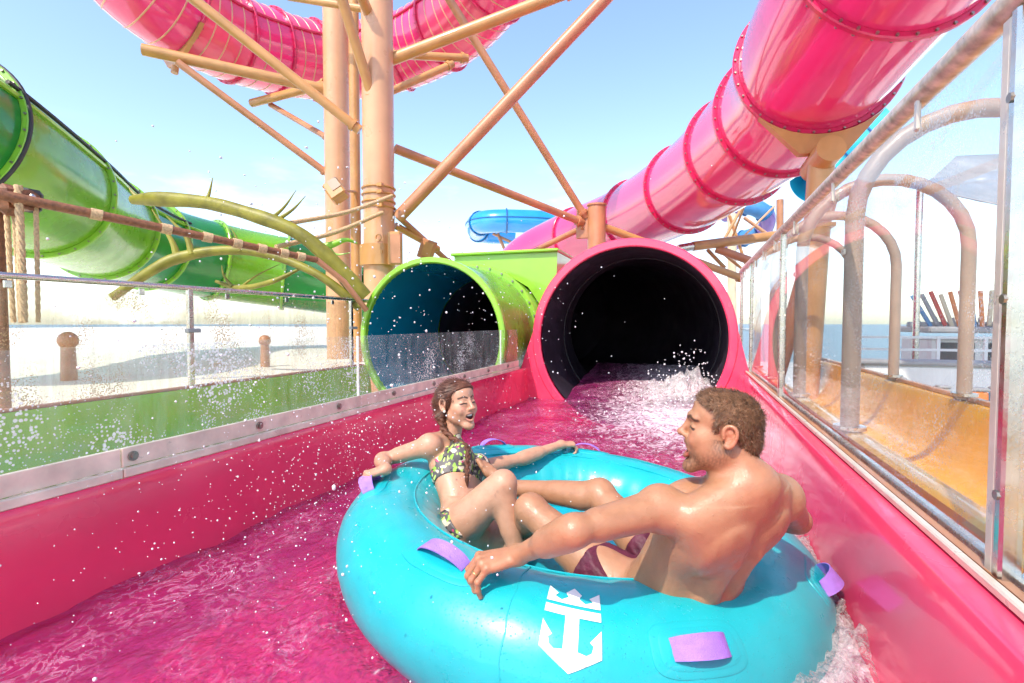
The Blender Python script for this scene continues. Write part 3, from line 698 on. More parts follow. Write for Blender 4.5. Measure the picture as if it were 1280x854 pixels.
hs = thing('helix_saddle', 'small sand coloured saddle under the banded pink tube at upper left', 'tube support')
SP = hp[14]; dd = (hp[15]-hp[13]).normalized(); uu = (Vector((0, 0, 1)) - dd*dd.z).normalized(); ww = dd.cross(uu)
poly = [(math.sin(R(t))*.985, -math.cos(R(t))*.985) for t in range(-60, 61, 8)] + [(.16, -1.20), (-.16, -1.20)]
mb = MB(); n = len(poly); vsx = [SP + ww*a + uu*b + dd*h for h in (-.06, .02) for a, b in poly]
mb.add(vsx, [tuple(range(n)), tuple(range(2*n-1, n-1, -1))] + [(i, (i+1) % n, (i+1) % n + n, i+n) for i in range(n)]); mb.build('plate', M['tan'], hs)
mb = MB(); mb.cyl(SP + uu*-1.17, SP + uu*-1.32, .07, n=12); mb.build('stub', M['tan'], hs, True)

gs = thing('green_tube_slide', 'big green tube slide sweeping in from the left edge behind the railing', 'tube slide')
gpath = catmull([(-8.366, 1.889, 4.181), (-8.338, 2.724, 3.622), (-8.695, 3.752, 3.292), (-9.673, 5.204, 3.061), (-11.228, 7.096, 2.913), (-12.046, 9.030, 2.761), (-11.631, 10.860, 2.551), (-10.325, 12.150, 2.317), (-8.459, 12.575, 2.071)], 8)
slide_tube(gs, gpath, 1.0, [M['green_deep'], M['green_deep'], M['green'], M['green'], M['green_deep'], M['green_deep'], M['green']], M['green_rim'], [6, 15, 24, 32, 38, 45, 53], n=48, lip=.08, fth=.07, bolts=30, seam=[R(64)], seam_mat=M['green_rim'])
dd = (gpath[16]-gpath[14])
mb = MB(); ringmesh(mb, gpath[15], dd, 1.0, 1.10, .05); mb.build('gasket', M['black'], gs, True)
mb = MB(); pts = []
for i in range(14, 40):
    d = (gpath[i+1]-gpath[i-1]).normalized(); u = (Vector((0, 0, 1)) - d*d.z).normalized(); w = d.cross(u)
    pts.append(gpath[i] + (u*math.cos(R(59)) + w*math.sin(R(59)))*1.055)
mb.tube(pts, .03, 6); mb.build('seam_gasket', M['black'], gs, True)

bt = thing('blue_tube_slide', 'distant bright blue tube slide above the green cover box', 'tube slide')
bp_ = catmull([(-13.512, 39.020, 8.040), (-15.369, 37.316, 7.993), (-15.000, 35.333, 8.178), (-13.363, 33.778, 8.081), (-10.812, 34.661, 8.081), (-7.832, 36.751, 8.047), (-4.112, 39.092, 7.881)], 8)
slide_tube(bt, bp_, .80, [M['blue_tube']], M['blue_dark'], [10, 20, 28, 36], n=32, lip=.08, fth=.1, bolts=0, seam=[R(80)])
mb = MB(); mb.tube([(-13.178, 34.875, 7.411), (-12.615, 35.017, 6.082), (-12.104, 34.953, 0.016)], .12, 10); mb.build('support_leg', M['rust_peach'], bt, True)
mb = MB(); mb.tube([(-13.505, 34.761, 7.411), (-11.762, 35.754, 6.546)], .10, 10); mb.build('support_arm', M['rust_peach'], bt, True)
bt = thing('cyan_tube_slide', 'sliver of bright cyan tube slide between the handrail and the pink tube', 'tube slide')
slide_tube(bt, catmull([(3.541, 19.405, 5.432), (4.409, 19.738, 6.228), (5.123, 19.478, 6.796), (5.904, 19.240, 7.320)], 6), .55, [M['cyan']], M['blue_dark'], [4, 9, 14], n=28, lip=.05, fth=.06, bolts=0)
bt = thing('violet_tube_slide', 'dark blue and violet tube loop far behind the lattice braces', 'tube slide')
slide_tube(bt, catmull([(1.347, 23.949, 5.636), (2.212, 23.194, 5.754), (2.930, 23.427, 5.360), (2.883, 24.451, 4.881), (2.102, 25.232, 4.698), (1.490, 26.067, 4.409)], 6), .34, [M['violet'], M['bluepl']], M['blue_dark'], [5, 11, 17, 23], n=24, lip=.05, fth=.06, bolts=0)

# ------------------------------------------------------------------ lattice of pipes right of the tunnel mouth
lt = thing('pipe_lattice', 'sand coloured pipe lattice between the tunnel mouth and the handrail', 'support frame')
for a, b, r, m in [((0.054, 13.010, 2.809), (2.359, 14.247, 3.183), .115, 'tan'), ((0.586, 13.405, 2.781), (1.724, 13.357, 2.292), .10, 'rust_peach'), ((0.724, 15.156, 2.989), (1.471, 15.472, 4.431), .04, 'tan'), ((1.471, 15.472, 4.431), (1.084, 16.351, 3.271), .03, 'tan'), ((1.325, 15.907, 3.331), (2.234, 16.259, 4.282), .03, 'peach'), ((1.424, 15.967, 3.965), (2.202, 16.213, 3.377), .05, 'peach'), ((1.074, 16.381, 4.114), (1.534, 16.484, 2.709), .045, 'tan'), ((0.840, 14.658, 2.791), (1.343, 14.816, 2.370), .04, 'tan'), ((0.404, 13.980, 2.847), (0.832, 14.110, 2.380), .05, 'tan'), ((1.216, 17.499, 4.372), (1.263, 17.364, 0.575), .14, 'cream'), ((2.464, 16.880, 4.583), (2.512, 16.739, 0.601), .10, 'rust')]:
    mb = MB(); mb.tube([a, b], r, 12); mb.build('pipe', M[m], lt, True)
mb = MB(); mb.cyl((-0.270, 12.896, 2.752), (0.054, 13.010, 2.809), .10, n=16); mb.build('pipe_joint', M['steel'], lt, True)

# ------------------------------------------------------------------ vine arms
def vine(pts, rads, label, twigs, mat='olive'):
    t = thing('vine_arm', label, 'sculpture', 'sculpted vine arms on the left')
    P = catmull(pts, 8); n = len(P); m = len(rads)-1; rr = []
    for i in range(n):
        q = i/(n-1)*m; k = min(int(q), m-1); rr.append(rads[k]*(1-(q-k)) + rads[k+1]*(q-k))
        rr[-1] *= 1 + .14*MN.noise(P[i]*3.1)
    mb = MB(); mb.tube(P, rr, 14); mb.build('stem', M[mat], t, True)
    for a, b, c, r in twigs:
        Q = catmull([a, b, c], 6); mb = MB(); mb.tube(Q, [r*(1-.85*i/(len(Q)-1)) for i in range(len(Q))], 8); mb.build('tendril', M[mat], t, True)
vine([(-6.800, 4.697, 2.576), (-6.370, 4.740, 2.563), (-5.705, 4.861, 2.489), (-5.056, 4.973, 2.308), (-4.588, 5.127, 2.111), (-4.279, 5.328, 1.809), (-3.968, 5.628, 1.319)], [.055, .095, .085, .085, .085, .10, .11], 'thick olive vine arm arching above the wooden spar',
     [((-5.724, 4.855, 2.509), (-5.688, 4.873, 2.629), (-5.652, 4.892, 2.808), .03), ((-4.869, 5.036, 2.279), (-4.722, 5.093, 2.426), (-4.594, 5.145, 2.623), .028), ((-4.822, 5.051, 2.249), (-4.629, 5.124, 2.387), (-4.482, 5.181, 2.554), .03), ((-6.741, 4.719, 2.607), (-6.811, 4.698, 2.679), (-6.850, 4.686, 2.741), .03)])
vine([(-6.398, 4.150, 1.290), (-6.058, 4.387, 1.619), (-5.839, 4.575, 1.784), (-5.422, 4.829, 1.885), (-4.941, 5.100, 1.829), (-4.371, 5.287, 1.579), (-3.954, 5.522, 1.182)], [.05, .06, .075, .055, .05, .05, .06], 'thin olive vine arm running under the wooden spar',
     [((-5.866, 4.566, 1.784), (-5.942, 4.548, 1.997), (-6.166, 4.485, 2.365), .05), ((-5.702, 4.624, 1.823), (-5.778, 4.607, 2.045), (-6.001, 4.539, 2.287), .045), ((-5.236, 4.893, 1.875), (-5.275, 4.886, 2.033), (-5.352, 4.865, 2.170), .02)])
vine([(-5.773, 5.011, 1.525), (-5.397, 5.032, 1.436), (-4.937, 5.088, 1.509), (-4.608, 5.209, 1.669)], [.02, .04, .035, .015], 'short olive vine arm curling just above the railing', [((-5.493, 5.000, 1.456), (-5.591, 4.971, 1.588), (-5.621, 4.966, 1.720), .025), ((-5.397, 5.032, 1.436), (-5.207, 5.104, 1.588), (-4.921, 5.209, 1.741), .02)])
vine([(-4.975, 5.944, 2.045), (-4.763, 6.019, 2.090), (-4.583, 6.084, 2.158), (-4.495, 6.219, 2.128)], [.05, .05, .03, .015], 'small leafy green vine tip in front of the thinner column', [((-4.816, 6.000, 2.068), (-4.708, 6.032, 1.955), (-4.517, 6.100, 1.978), .03)], 'green_rim')

# ------------------------------------------------------------------ wooden spar, block and ropes
wsp = thing('wooden_spar', 'brown wooden spar lashed with rope slanting across above the railing', 'spar')
A_ = Vector((-5.378, 2.310, 2.059)); B_ = Vector((-4.135, 4.951, 1.730)); 
mb = MB(); mb.tube([A_.lerp(B_, t/8) for t in range(9)], [.044, .043, .042, .041, .040, .039, .038, .037, .036], 16); mb.build('pole', M['wood'], wsp, True)
dS = (B_-A_).normalized()
for t in (.31, .49, .61, .705, .79, .87, .935):
    c = A_.lerp(B_, t); mb = MB()
    for k in range(5): mb.tube([c + dS*(k-2)*.017 - dS*.008, c + dS*(k-2)*.017 + dS*.008], .050, 14)
    mb.build('rope_lashing', M['rope'], wsp, True)
mb = MB(); mb.tube([B_, (-3.959, 5.215, 1.493), (-3.817, 5.462, 1.150)], .035, 12); mb.build('lower_pole', M['rust_peach'], wsp, True)
k = 0
for (a, b, r, lab) in [((-4.738, 5.186, 2.239), (-4.471, 7.109, 2.998), .03, 'upper tan guy rope from the vine arm to the thick column'), ((-4.895, 5.120, 1.939), (-4.611, 7.050, 2.732), .032, 'lower tan guy rope from the vine arm to the thick column')]:
    a = Vector(a); b = Vector(b); mb = MB(); m_ = (a+b)/2 - Vector((0, 0, .06))
    mb.tube(catmull([a, m_, b], 12), r, 10); tag(mb.build('guy_rope', M['rope'], None, True), lab, 'rope')
blk = thing('pulley_block', 'black and brown pulley block hanging on the wooden spar at the left edge', 'pulley')
bc = Vector((-5.304, 2.811, 2.032)); 
mb = MB(); mb.box(bc, (.13, .15, .20), M=Matrix.Rotation(R(12), 3, 'Y'), bev=.035); mb.build('cheek', M['black'], blk)
mb = MB(); mb.box(Vector((-5.357, 2.686, 2.015)), (.12, .16, .26), M=Matrix.Rotation(R(-6), 3, 'Y'), bev=.05); mb.build('cheek', M['wood'], blk)
mb = MB(); c = Vector((-5.331, 2.748, 2.014)); mb.cyl(c + Vector((-.2, 0, 0)), c + Vector((.14, 0, 0)), .085, n=20); mb.build('sheave', M['wood'], blk, True)
mb = MB(); c = Vector((-5.182, 2.759, 2.044)); mb.ball(c, .026, 10); mb.build('pin', M['steel'], blk, True)
for a, b, r, lab in [((-5.215, 2.686, 2.121), (-5.175, 2.669, 1.334), .030, 'thickest hanging rope below the pulley block'), ((-5.407, 2.698, 1.942), (-5.355, 2.692, 1.341), .020, 'thin hanging rope nearest the left edge'), ((-5.375, 2.730, 1.946), (-5.323, 2.724, 1.342), .016, 'thin hanging rope just left of the thickest one'), ((-5.198, 2.793, 1.973), (-5.184, 2.773, 1.356), .018, 'thin hanging rope farthest right below the pulley')]:
    a = Vector(a); b = Vector(b); b.z = min(b.z, 1.0); L_ = (b-a).length; mb = MB()
    N_ = 40
    for s_ in range(3):
        ph = 2*math.pi*s_/3
        pts = []
        for i in range(N_+1):
            t = i/N_; an = ph + t*L_/.035
            pts.append(a.lerp(b, t) + Vector((math.cos(an), math.sin(an), 0))*r*.45)
        mb.tube(pts, r*.62, 6)
    tag(mb.build('hanging_rope', M['rope'], None, True), lab, 'rope', 'ropes hanging from the pulley')
pst = thing('wooden_post', 'brown wooden post at the very left edge below the pulley', 'post')
mb = MB(); p = Vector((-5.556, 2.710, 1.699)); mb.tube([(p.x, p.y, -2.2), (p.x, p.y, 1), (p.x, p.y, p.z+.4)], .045, 16); mb.build('pole', M['wood'], pst, True)
mb = MB(); mb.cyl((p.x, p.y, -2.2), (p.x, p.y, -2.12), .12, n=16); mb.build('base_plate', M['steel'], pst)

# ------------------------------------------------------------------ things on the deck
def brown_post(p, h, r, lab):
    t = thing('bollard_post', lab, 'post'); mb = MB()
    mb.tube([(p[0], p[1], -2.2), (p[0], p[1], h*.35-1), (p[0], p[1], h-.12)], [r*1.7, r*1.2, r*.75], 16); mb.build('shaft', M['rust_peach'], t, True)
    mb = MB(); mb.ball((p[0], p[1], h-.12), r*1.15, 14); mb.build('knob', M['rust_peach'], t, True)
brown_post((-7.566, 4.358, 0.721), (-7.568, 4.364, 0.886)[2], .10, 'brown tapered post behind the left panels, nearest the left edge')
brown_post((-6.735, 6.761, 0.637), (-6.737, 6.767, 0.812)[2], .085, 'brown tapered post behind the left panels, beside the railing end')
cnt = 0
stk_mats = ['bluepl', 'grey', 'red', 'cream', 'orange', 'red', 'bluepl', 'orange', 'cream', 'red', 'orange', 'cream', 'red', 'orange', 'red', 'orange']
stk_nm = {'bluepl': 'blue', 'grey': 'grey', 'red': 'red', 'cream': 'cream', 'orange': 'orange'}
ordw = ['first', 'second', 'third', 'fourth', 'fifth', 'sixth', 'seventh', 'eighth', 'ninth', 'tenth', 'eleventh', 'twelfth', 'thirteenth', 'fourteenth', 'fifteenth', 'sixteenth']
for k in range(16):
    cx = 4.25 + k*.125; cy = 12.0 - k*.02; z0 = .90 + .02*(k % 3); lean = R(-28 + k*3.4) if k < 8 else R(2)
    Mx = Matrix.Rotation(lean, 3, 'Y'); t = thing('upright_slat', '%s tall slat, %s from the left in the colourful row beyond the yellow lane' % (stk_nm[stk_mats[k]], ordw[k]), 'slat', 'colourful upright slats')
    mb = MB(); mb.box(Vector((cx, cy, z0+.32)), (.075, .03, .66 + .08*rnd.random()), M=Mx, bev=.012); mb.build('board', M[stk_mats[k]], t)
    mb = MB(); mb.box(Vector((cx, cy+.03, z0+.06)), (.05, .03, .22), M=Mx); mb.build('bracket', M['grey'], t)
st = thing('deck_kiosk', 'low white kiosk with dark openings below the colourful slats', 'kiosk')
mb = MB(); mb.box((5.9, 12.75, -.75), (3.0, 1.4, 2.9), bev=.05); mb.build('body', M['white'], st)
mb = MB(); mb.box((5.9, 12.5, .86), (3.4, 2.0, .12), bev=.03); mb.build('roof', M['grey'], st)
for k in range(4):
    mb = MB(); mb.box((4.85 + k*.7, 12.03, .30), (.52, .05, .62)); mb.build('opening', M['black'], st)
mb = MB(); mb.box((5.2, 12.06, .96), (2.3, .12, .10), bev=.02); mb.build('slat_rail', M['grey'], st)
rl = thing('deck_railing', 'white deck railing seen through the right glass panels', 'railing')
for k in range(9):
    mb = MB(); mb.box((2.3 + k*.55, 9.0, -.70), (.04, .04, 3.0)); mb.build('post', M['white'], rl)
for z in (.78, .60, .42):
    mb = MB(); mb.box((4.5, 9.0, z), (4.6, .035, .035)); mb.build('rail', M['white'], rl)
bl = thing('pale_barrier', 'pale grey barrier wall beyond the yellow lane', 'barrier')
mb = MB(); mb.box((4.6, 7.4, -.86), (5.2, .2, 2.7), bev=.03); mb.build('wall', M['white'], bl)
mb = MB(); mb.box((4.6, 7.4, .52), (5.3, .3, .06), bev=.02); mb.build('coping', M['grey'], bl)
for k, (x, y, m, w) in enumerate([(2.40, 5.6, 'orange', .14), (2.80, 5.6, 'red', .14), (2.10, 6.4, 'red', .09), (2.02, 5.7, 'orange', .08), (2.20, 5.7, 'cream', .09), (2.60, 5.7, 'bluepl', .10), (3.1, 5.5, 'orange', .16)]):
    t = thing('deck_bin', ['wide orange bin in front of the pale barrier, left of the red one', 'wide red bin in front of the pale barrier', 'narrow red bin by the yellow lane, nearest the tunnel', 'narrow orange bin just behind the yellow lane', 'cream bin between the two orange ones', 'blue bin in front of the pale barrier', 'orange bin at the right edge of the glass view'][k], 'bin')
    mb = MB(); mb.box((x, y, -.90), (w, w, 2.6), bev=.02); mb.build('body', M[m], t)
    mb = MB(); mb.box((x, y, .41), (w*1.08, w*1.08, .03), bev=.01); mb.build('lid', M['grey'], t)
cn = thing('sail_reflection', 'grey canvas sheet standing in for a shade sail reflected in the right glass panels', 'canopy')  # sheet added in place of a shade sail's reflection in the glass
mb = MB(); v = []; f = []
ca, cb, cc, cd = [Vector(p) for p in ((3.590, 10.333, 3.216), (4.833, 9.679, 2.581), (6.529, 12.447, 4.159), (5.124, 13.029, 4.393))]
for j in range(9):
    for i in range(9):
        p = ca.lerp(cb, i/8).lerp(cd.lerp(cc, i/8), j/8); p.z -= .35*math.sin(math.pi*i/8)*math.sin(math.pi*j/8); v.append(p)
for j in range(8):
    for i in range(8): a = j*9+i; f.append((a, a+1, a+10, a+9))
mb.add(v, f); so = mb.build('canvas', M['grey'], cn, True); sm = so.modifiers.new('thick', 'SOLIDIFY'); sm.thickness = .02
for p in (ca, cb):
    mb = MB(); mb.tube([(p.x, p.y, -2.2), (p.x, p.y, p.z)], .05, 12); mb.build('mast', M['steel'], cn, True)
pdk = thing('glare_slab', 'added cream slab standing in for the glare behind the left glass railing', 'deck')  # slab added to give the blown-out glare behind the railing
mb = MB(); mb.box((-45, 12, .10), (80, 120, .30), bev=.05); mb.build('slab', M['glare_cream'], pdk)
for k in range(14):
    mb = MB(); mb.box((-6.5, -8 + k*3.2, -1.15), (.18, .18, 2.2)); mb.build('leg', M['white'], pdk)

# ------------------------------------------------------------------ raft
RR, RT, RZ, TX, TY = .725, .20, .088, -.085, -.012
def TP(th, ph, off=0.0):
    """a point of the raft's tube: th round the ring, ph round the tube (0 outside, 90 top)"""
    c, s = math.cos(th), math.sin(th)
    r = RR + (RT+off)*math.cos(ph)*1.04; z = (RT+off)*math.sin(ph)
    x, y = r*c, r*s
    return Vector((RC[0]+x, RC[1]+y, RZ + z + TX*x + TY*y))
raft = thing('inflatable_raft', 'round turquoise inflatable raft with purple strap handles and a white anchor emblem', 'raft')
mb = MB(); nt, np_ = 160, 48; v = []; f = []
for i in range(nt):
    th = 2*math.pi*i/nt
    for k in range(np_):
        ph = 2*math.pi*k/np_
        w = .004*MN.noise(Vector((math.cos(th)*3, math.sin(th)*3, math.cos(ph)*1.5))) + .0016*MN.noise(Vector((th*14, ph*3, 2)))
        # gentle puckers on the inside of the bend
        w += .003*max(0, -math.cos(ph))*math.sin(th*46 + 2*math.sin(th*7))
        v.append(TP(th, ph, w))
for i in range(nt):
    for k in range(np_): f.append((i*np_+k, i*np_+(k+1) % np_, ((i+1) % nt)*np_+(k+1) % np_, ((i+1) % nt)*np_+k))
mb.add(v, f); mb.build('tube', M['raft'], raft, True, 80)
mb = MB(); v = []; f = []; n1, n2 = 48, 10
for j in range(n2+1):
    for i in range(n1):
        a = 2*math.pi*i/n1; r = (RR-.06)*j/n2; x, y = r*math.cos(a), r*math.sin(a)
        v.append((RC[0]+x, RC[1]+y, .035 + TX*x + TY*y + .012*MN.noise(Vector((x*5, y*5, 0)))))
for j in range(n2):
    for i in range(n1): f.append((j*n1+i, j*n1+(i+1) % n1, (j+1)*n1+(i+1) % n1, (j+1)*n1+i))
mb.add(v, f); mb.build('floor', M['raft_floor'], raft, True)
for ph in (112,):
    mb = MB(); mb.tube([TP(2*math.pi*i/120, R(ph), .001) for i in range(120)], .0035, 6, closed=True, up=(0, 0, 1)); mb.build('seam', M['raft'], raft, True)
for k in range(3):
    th = R(31 + 120*k); mb = MB(); mb.tube([TP(th + .004*math.sin(p*.2), R(p), .0005) for p in range(-40, 221, 10)], .0028, 5); mb.build('seam', M['raft'], raft, True)
def patch_pts(th0, ph0, hw, hh, off, n=40, e=.32):
    """rounded outline on the tube, hw along the ring, hh round the tube, metres"""
    pts = []
    for i in range(n):
        a = 2*math.pi*i/n; c, s = math.cos(a), math.sin(a)
        x = hw*math.copysign(abs(c)**(e*1.6), c); y = hh*math.copysign(abs(s)**(e*1.6), s)
        pts.append((x, y))
    return [TP(th0 + x/(RR+RT*math.cos(ph0)), ph0 + y/RT, off) for x, y in pts]
def raft_handle(th0, ph0, L=.13, W=.045, lift=.035, skew=0.0, twist=0.0):
    h = []
    # mounting patch: two welded layers
    for hw, hh, off, e in ((L*.95, .062, .0025, .5), (L*.80, .046, .0045, .5)):
        o_ = patch_pts(th0, ph0, hw, hh, off, 48); i_ = patch_pts(th0, ph0, hw*.93, hh*.90, off+.0015, 48); l_ = patch_pts(th0, ph0, hw*1.03, hh*1.05, -.004, 48)
        n = 48; c_ = TP(th0, ph0, off+.002)
        mid = [patch_pts(th0, ph0, hw*q, hh*q, off+.0015, 48) for q in (.6, .3)]
        rings = [l_, o_, i_] + mid; vv = [p for r_ in rings for p in r_] + [c_]; ff = []
        for a in range(len(rings)-1):
            for i in range(n): ff.append((a*n+i, a*n+(i+1) % n, (a+1)*n+(i+1) % n, (a+1)*n+i))
        a = len(rings)-1
        for i in range(n): ff.append((a*n+i, a*n+(i+1) % n, len(vv)-1))
        h.append((vv, ff))
    patch = MB(); [patch.add(*q) for q in h]
    hm = MB(); N_ = 18; vv = []; ff = []
    for i in range(N_+1):
        t = i/N_; s = (t-.5)*L*1.15
        hgt = lift*math.sin(math.pi*min(1, max(0, (t-.02)/.96)))**.55
        for k, w in enumerate((-W/2, W/2)):
            tw = twist*(t-.5)
            y = w*math.cos(tw) + skew*s
            z = hgt + .006 + w*math.sin(tw)
            p = TP(th0 + s/(RR+RT*math.cos(ph0)), ph0 + y/RT, z)
            q = TP(th0 + s/(RR+RT*math.cos(ph0)), ph0 + y/RT, z + .0035)
            vv += [p, q]
    for i in range(N_):
        a = i*4; b = a+4
        ff += [(a, b, b+2, a+2), (a+1, a+3, b+3, b+1), (a, a+1, b+1, b), (a+2, b+2, b+3, a+3)]
    hm.add(vv, ff)
    ho = hm.build('handle', M['purple'], raft, True, 40)
    patch.build('patch', M['raft'], ho, True, 30)
def th_of(p): return math.atan2(p[1]-RC[1], p[0]-RC[0])
HAND = {'front_right': (R(-57), R(42)), 'right': (R(-10), R(40)), 'front_left': (R(-107), R(76)), 'left': (R(-158), R(62)), 'back': (R(97), R(80)), 'back_left': (R(137), R(80)), 'back_right': (R(40), R(75))}
raft_handle(*HAND['front_right'], L=.135, W=.048, lift=.030, twist=.3)
raft_handle(*HAND['right'], L=.13, W=.048, lift=.045, twist=-.5)
raft_handle(*HAND['front_left'], L=.15, W=.042, lift=.034)
raft_handle(*HAND['left'], L=.12, W=.045, lift=.045)
raft_handle(*HAND['back'], L=.13, W=.042, lift=.030)
raft_handle(*HAND['back_left'], L=.12, W=.042, lift=.03)
raft_handle(*HAND['back_right'], L=.12, W=.042, lift=.03)
# white crown and anchor emblem printed on the tube
crown = [(-1, .50), (1, .50), (1, 1.02), (.60, .80), (.72, .69), (.45, .60), (.20, .73), (.31, .87), (0, 1.10), (-.31, .87), (-.20, .73), (-.45, .60), (-.72, .69), (-.60, .80), (-1, 1.02)]
anchor = [(-1, .16), (-.24, .16), (-.24, -.66), (-.52, -.70), (-.68, -.62), (-.74, -.46), (-.62, -.38), (-1, -.06), (-1, -.72), (0, -1.18), (1, -.72), (1, -.06), (.62, -.38), (.74, -.46), (.68, -.62), (.52, -.70), (.24, -.66), (.24, .16), (1, .16), (1, .40), (-1, .40)]
LTH, LPH, LW, LH, LROT = R(-78), R(54), .072, .090, R(-4)
for nm, poly in (('emblem_crown', crown), ('emblem_anchor', anchor)):
    pts = [Vector(p) for p in poly]; n = len(pts)
    dense = []
    for i in range(n):
        a, b = pts[i], pts[(i+1) % n]; k = max(1, int((b-a).length/.15))
        dense += [a.lerp(b, q/k) for q in range(k)]
    nb = len(dense); edges = [(i, (i+1) % nb) for i in range(nb)]
    grid = [Vector((x*.12 + .013, y*.12 + .007)) for x in range(-8, 9) for y in range(-10, 10)]
    res = delaunay_2d_cdt(dense + grid, edges, [], 1, 1e-5)
    vv = []
    for p in res[0]:
        x, y = p.x*LW, p.y*LH; x, y = x*math.cos(LROT)-y*math.sin(LROT), x*math.sin(LROT)+y*math.cos(LROT)
        vv.append(TP(LTH + x/(RR+RT*math.cos(LPH)), LPH + y/RT, .0045))
    mb = MB(); mb.add(vv, [tuple(q) for q in res[2]]); mb.build(nm, M['print_white'], raft, True, 80)

# ------------------------------------------------------------------ people: bodies grown as one smooth surface
V3 = lambda *a: np.array(a, dtype=np.float64)
def nrm(a): return a/np.linalg.norm(a)
class Frame:
    def __init__(s, o, fwd, up):
        s.o = V3(*o); up = nrm(V3(*up)); f = V3(*fwd); f = nrm(f - up*np.dot(f, up)); s.f, s.u = f, up; s.r = np.cross(f, up)
    def __call__(s, x, y, z): return s.o + s.r*x + s.f*y + s.u*z
    def mat(s): return np.stack([s.r, s.f, s.u])           # rows: local axes in world
    def loc(s, P): return (P - s.o) @ s.mat().T
class Body:
    def __init__(s): s.ops = []
    def cap(s, a, b, ra, rb=None, k=.02, sub=False):
        rb = ra if rb is None else rb; a = V3(*a); b = V3(*b); m = max(ra, rb)
        s.ops.append(('c', (a, b, ra, rb), k, sub, np.minimum(a, b)-m, np.maximum(a, b)+m))
    def ell(s, c, r, A=None, k=.02, sub=False):
        c = V3(*c); r = V3(*r); A = np.eye(3) if A is None else A; m = np.sqrt(((A*r[:, None])**2).sum(0))
        s.ops.append(('e', (c, r, A), k, sub, c-m, c+m))
    def sample(s, lo, hi, h, extra=.0):
        lo = np.array(lo, float); n = np.ceil((np.array(hi)-lo)/h).astype(int)+1
        F = np.full(n, 0.3, np.float32)
        ax = [(lo[i] + h*np.arange(n[i])).astype(np.float32) for i in range(3)]
        for kind, p, k, sub, b0, b1 in s.ops:
            pad = k + 3*h + extra
            i0 = np.clip(np.floor((b0-pad-lo)/h).astype(int), 0, n); i1 = np.clip(np.ceil((b1+pad-lo)/h).astype(int)+1, 0, n)
            if np.any(i1 <= i0): continue
            X = ax[0][i0[0]:i1[0], None, None]; Y = ax[1][None, i0[1]:i1[1], None]; Z = ax[2][None, None, i0[2]:i1[2]]
            if kind == 'c':
                a, b, ra, rb = p; ba = b-a; L2 = max(1e-9, float(ba@ba))
                px, py, pz = X-a[0], Y-a[1], Z-a[2]
                t = np.clip((px*ba[0]+py*ba[1]+pz*ba[2])/L2, 0, 1)
                d = np.sqrt((px-t*ba[0])**2 + (py-t*ba[1])**2 + (pz-t*ba[2])**2) - (ra+(rb-ra)*t)
            else:
                c, r, A = p; px, py, pz = X-c[0], Y-c[1], Z-c[2]
                q = [px*A[i][0]+py*A[i][1]+pz*A[i][2] for i in range(3)]
                k0 = np.sqrt(sum((q[i]/r[i])**2 for i in range(3))); k1 = np.sqrt(sum((q[i]/r[i]**2)**2 for i in range(3))) + 1e-9
                d = k0*(k0-1)/k1
            sl = (slice(i0[0], i1[0]), slice(i0[1], i1[1]), slice(i0[2], i1[2])); G = F[sl]
            if sub:
                d = -d; hh = np.maximum(k-np.abs(G-d), 0)/max(k, 1e-6); F[sl] = np.maximum(G, d) + hh*hh*k*.25
            else:
                hh = np.maximum(k-np.abs(G-d), 0)/max(k, 1e-6); F[sl] = np.minimum(G, d) - hh*hh*k*.25
        return F, lo, h
def net(F, lo, h):
    """naive surface nets: numpy field -> verts, quads"""
    S = F < 0; n = np.array(F.shape)
    c = np.zeros(n-1, np.uint8)
    for dx in (0, 1):
        for dy in (0, 1):
            for dz in (0, 1): c += S[dx:n[0]-1+dx, dy:n[1]-1+dy, dz:n[2]-1+dz]
    I = np.flatnonzero((c > 0) & (c < 8)); ci = np.stack(np.unravel_index(I, c.shape), 1)
    cv = {}
    for o in [(a, b, d) for a in (0, 1) for b in (0, 1) for d in (0, 1)]: cv[o] = F[ci[:, 0]+o[0], ci[:, 1]+o[1], ci[:, 2]+o[2]]
    acc = np.zeros((len(I), 3)); cnt = np.zeros(len(I))
    for o in cv:
        for axn in range(3):
            if o[axn] == 0:
                o2 = list(o); o2[axn] = 1; a, b = cv[o], cv[tuple(o2)]; m = (a < 0) != (b < 0)
                t = a/np.where(m, a-b, 1); P = np.tile(np.array(o, float), (len(I), 1)); P[:, axn] = t
                acc[m] += P[m]; cnt[m] += 1
    V = lo + h*(ci + acc/cnt[:, None])
    quads = []; m = np.array(c.shape)
    def idx(x, y, z):
        q = np.ravel_multi_index((x, y, z), c.shape); return np.searchsorted(I, q)
    for axn in range(3):
        s0 = [slice(1, n[i]-1) for i in range(3)]; s1 = list(s0); s0[axn] = slice(0, n[axn]-1); s1[axn] = slice(1, n[axn])
        A_, B_ = S[tuple(s0)], S[tuple(s1)]; ed = np.argwhere(A_ != B_); off = np.ones(3, int); off[axn] = 0; e = ed + off
        fl = A_[tuple(ed.T)]
        u, w = (axn+1) % 3, (axn+2) % 3; q = []
        for du, dw in ((-1, -1), (0, -1), (0, 0), (-1, 0)):
            g = e.copy(); g[:, u] += du; g[:, w] += dw; q.append(idx(g[:, 0], g[:, 1], g[:, 2]))
        q = np.stack(q, 1); q[~fl] = q[~fl][:, ::-1]; quads.append(q)
    return V, np.concatenate(quads)
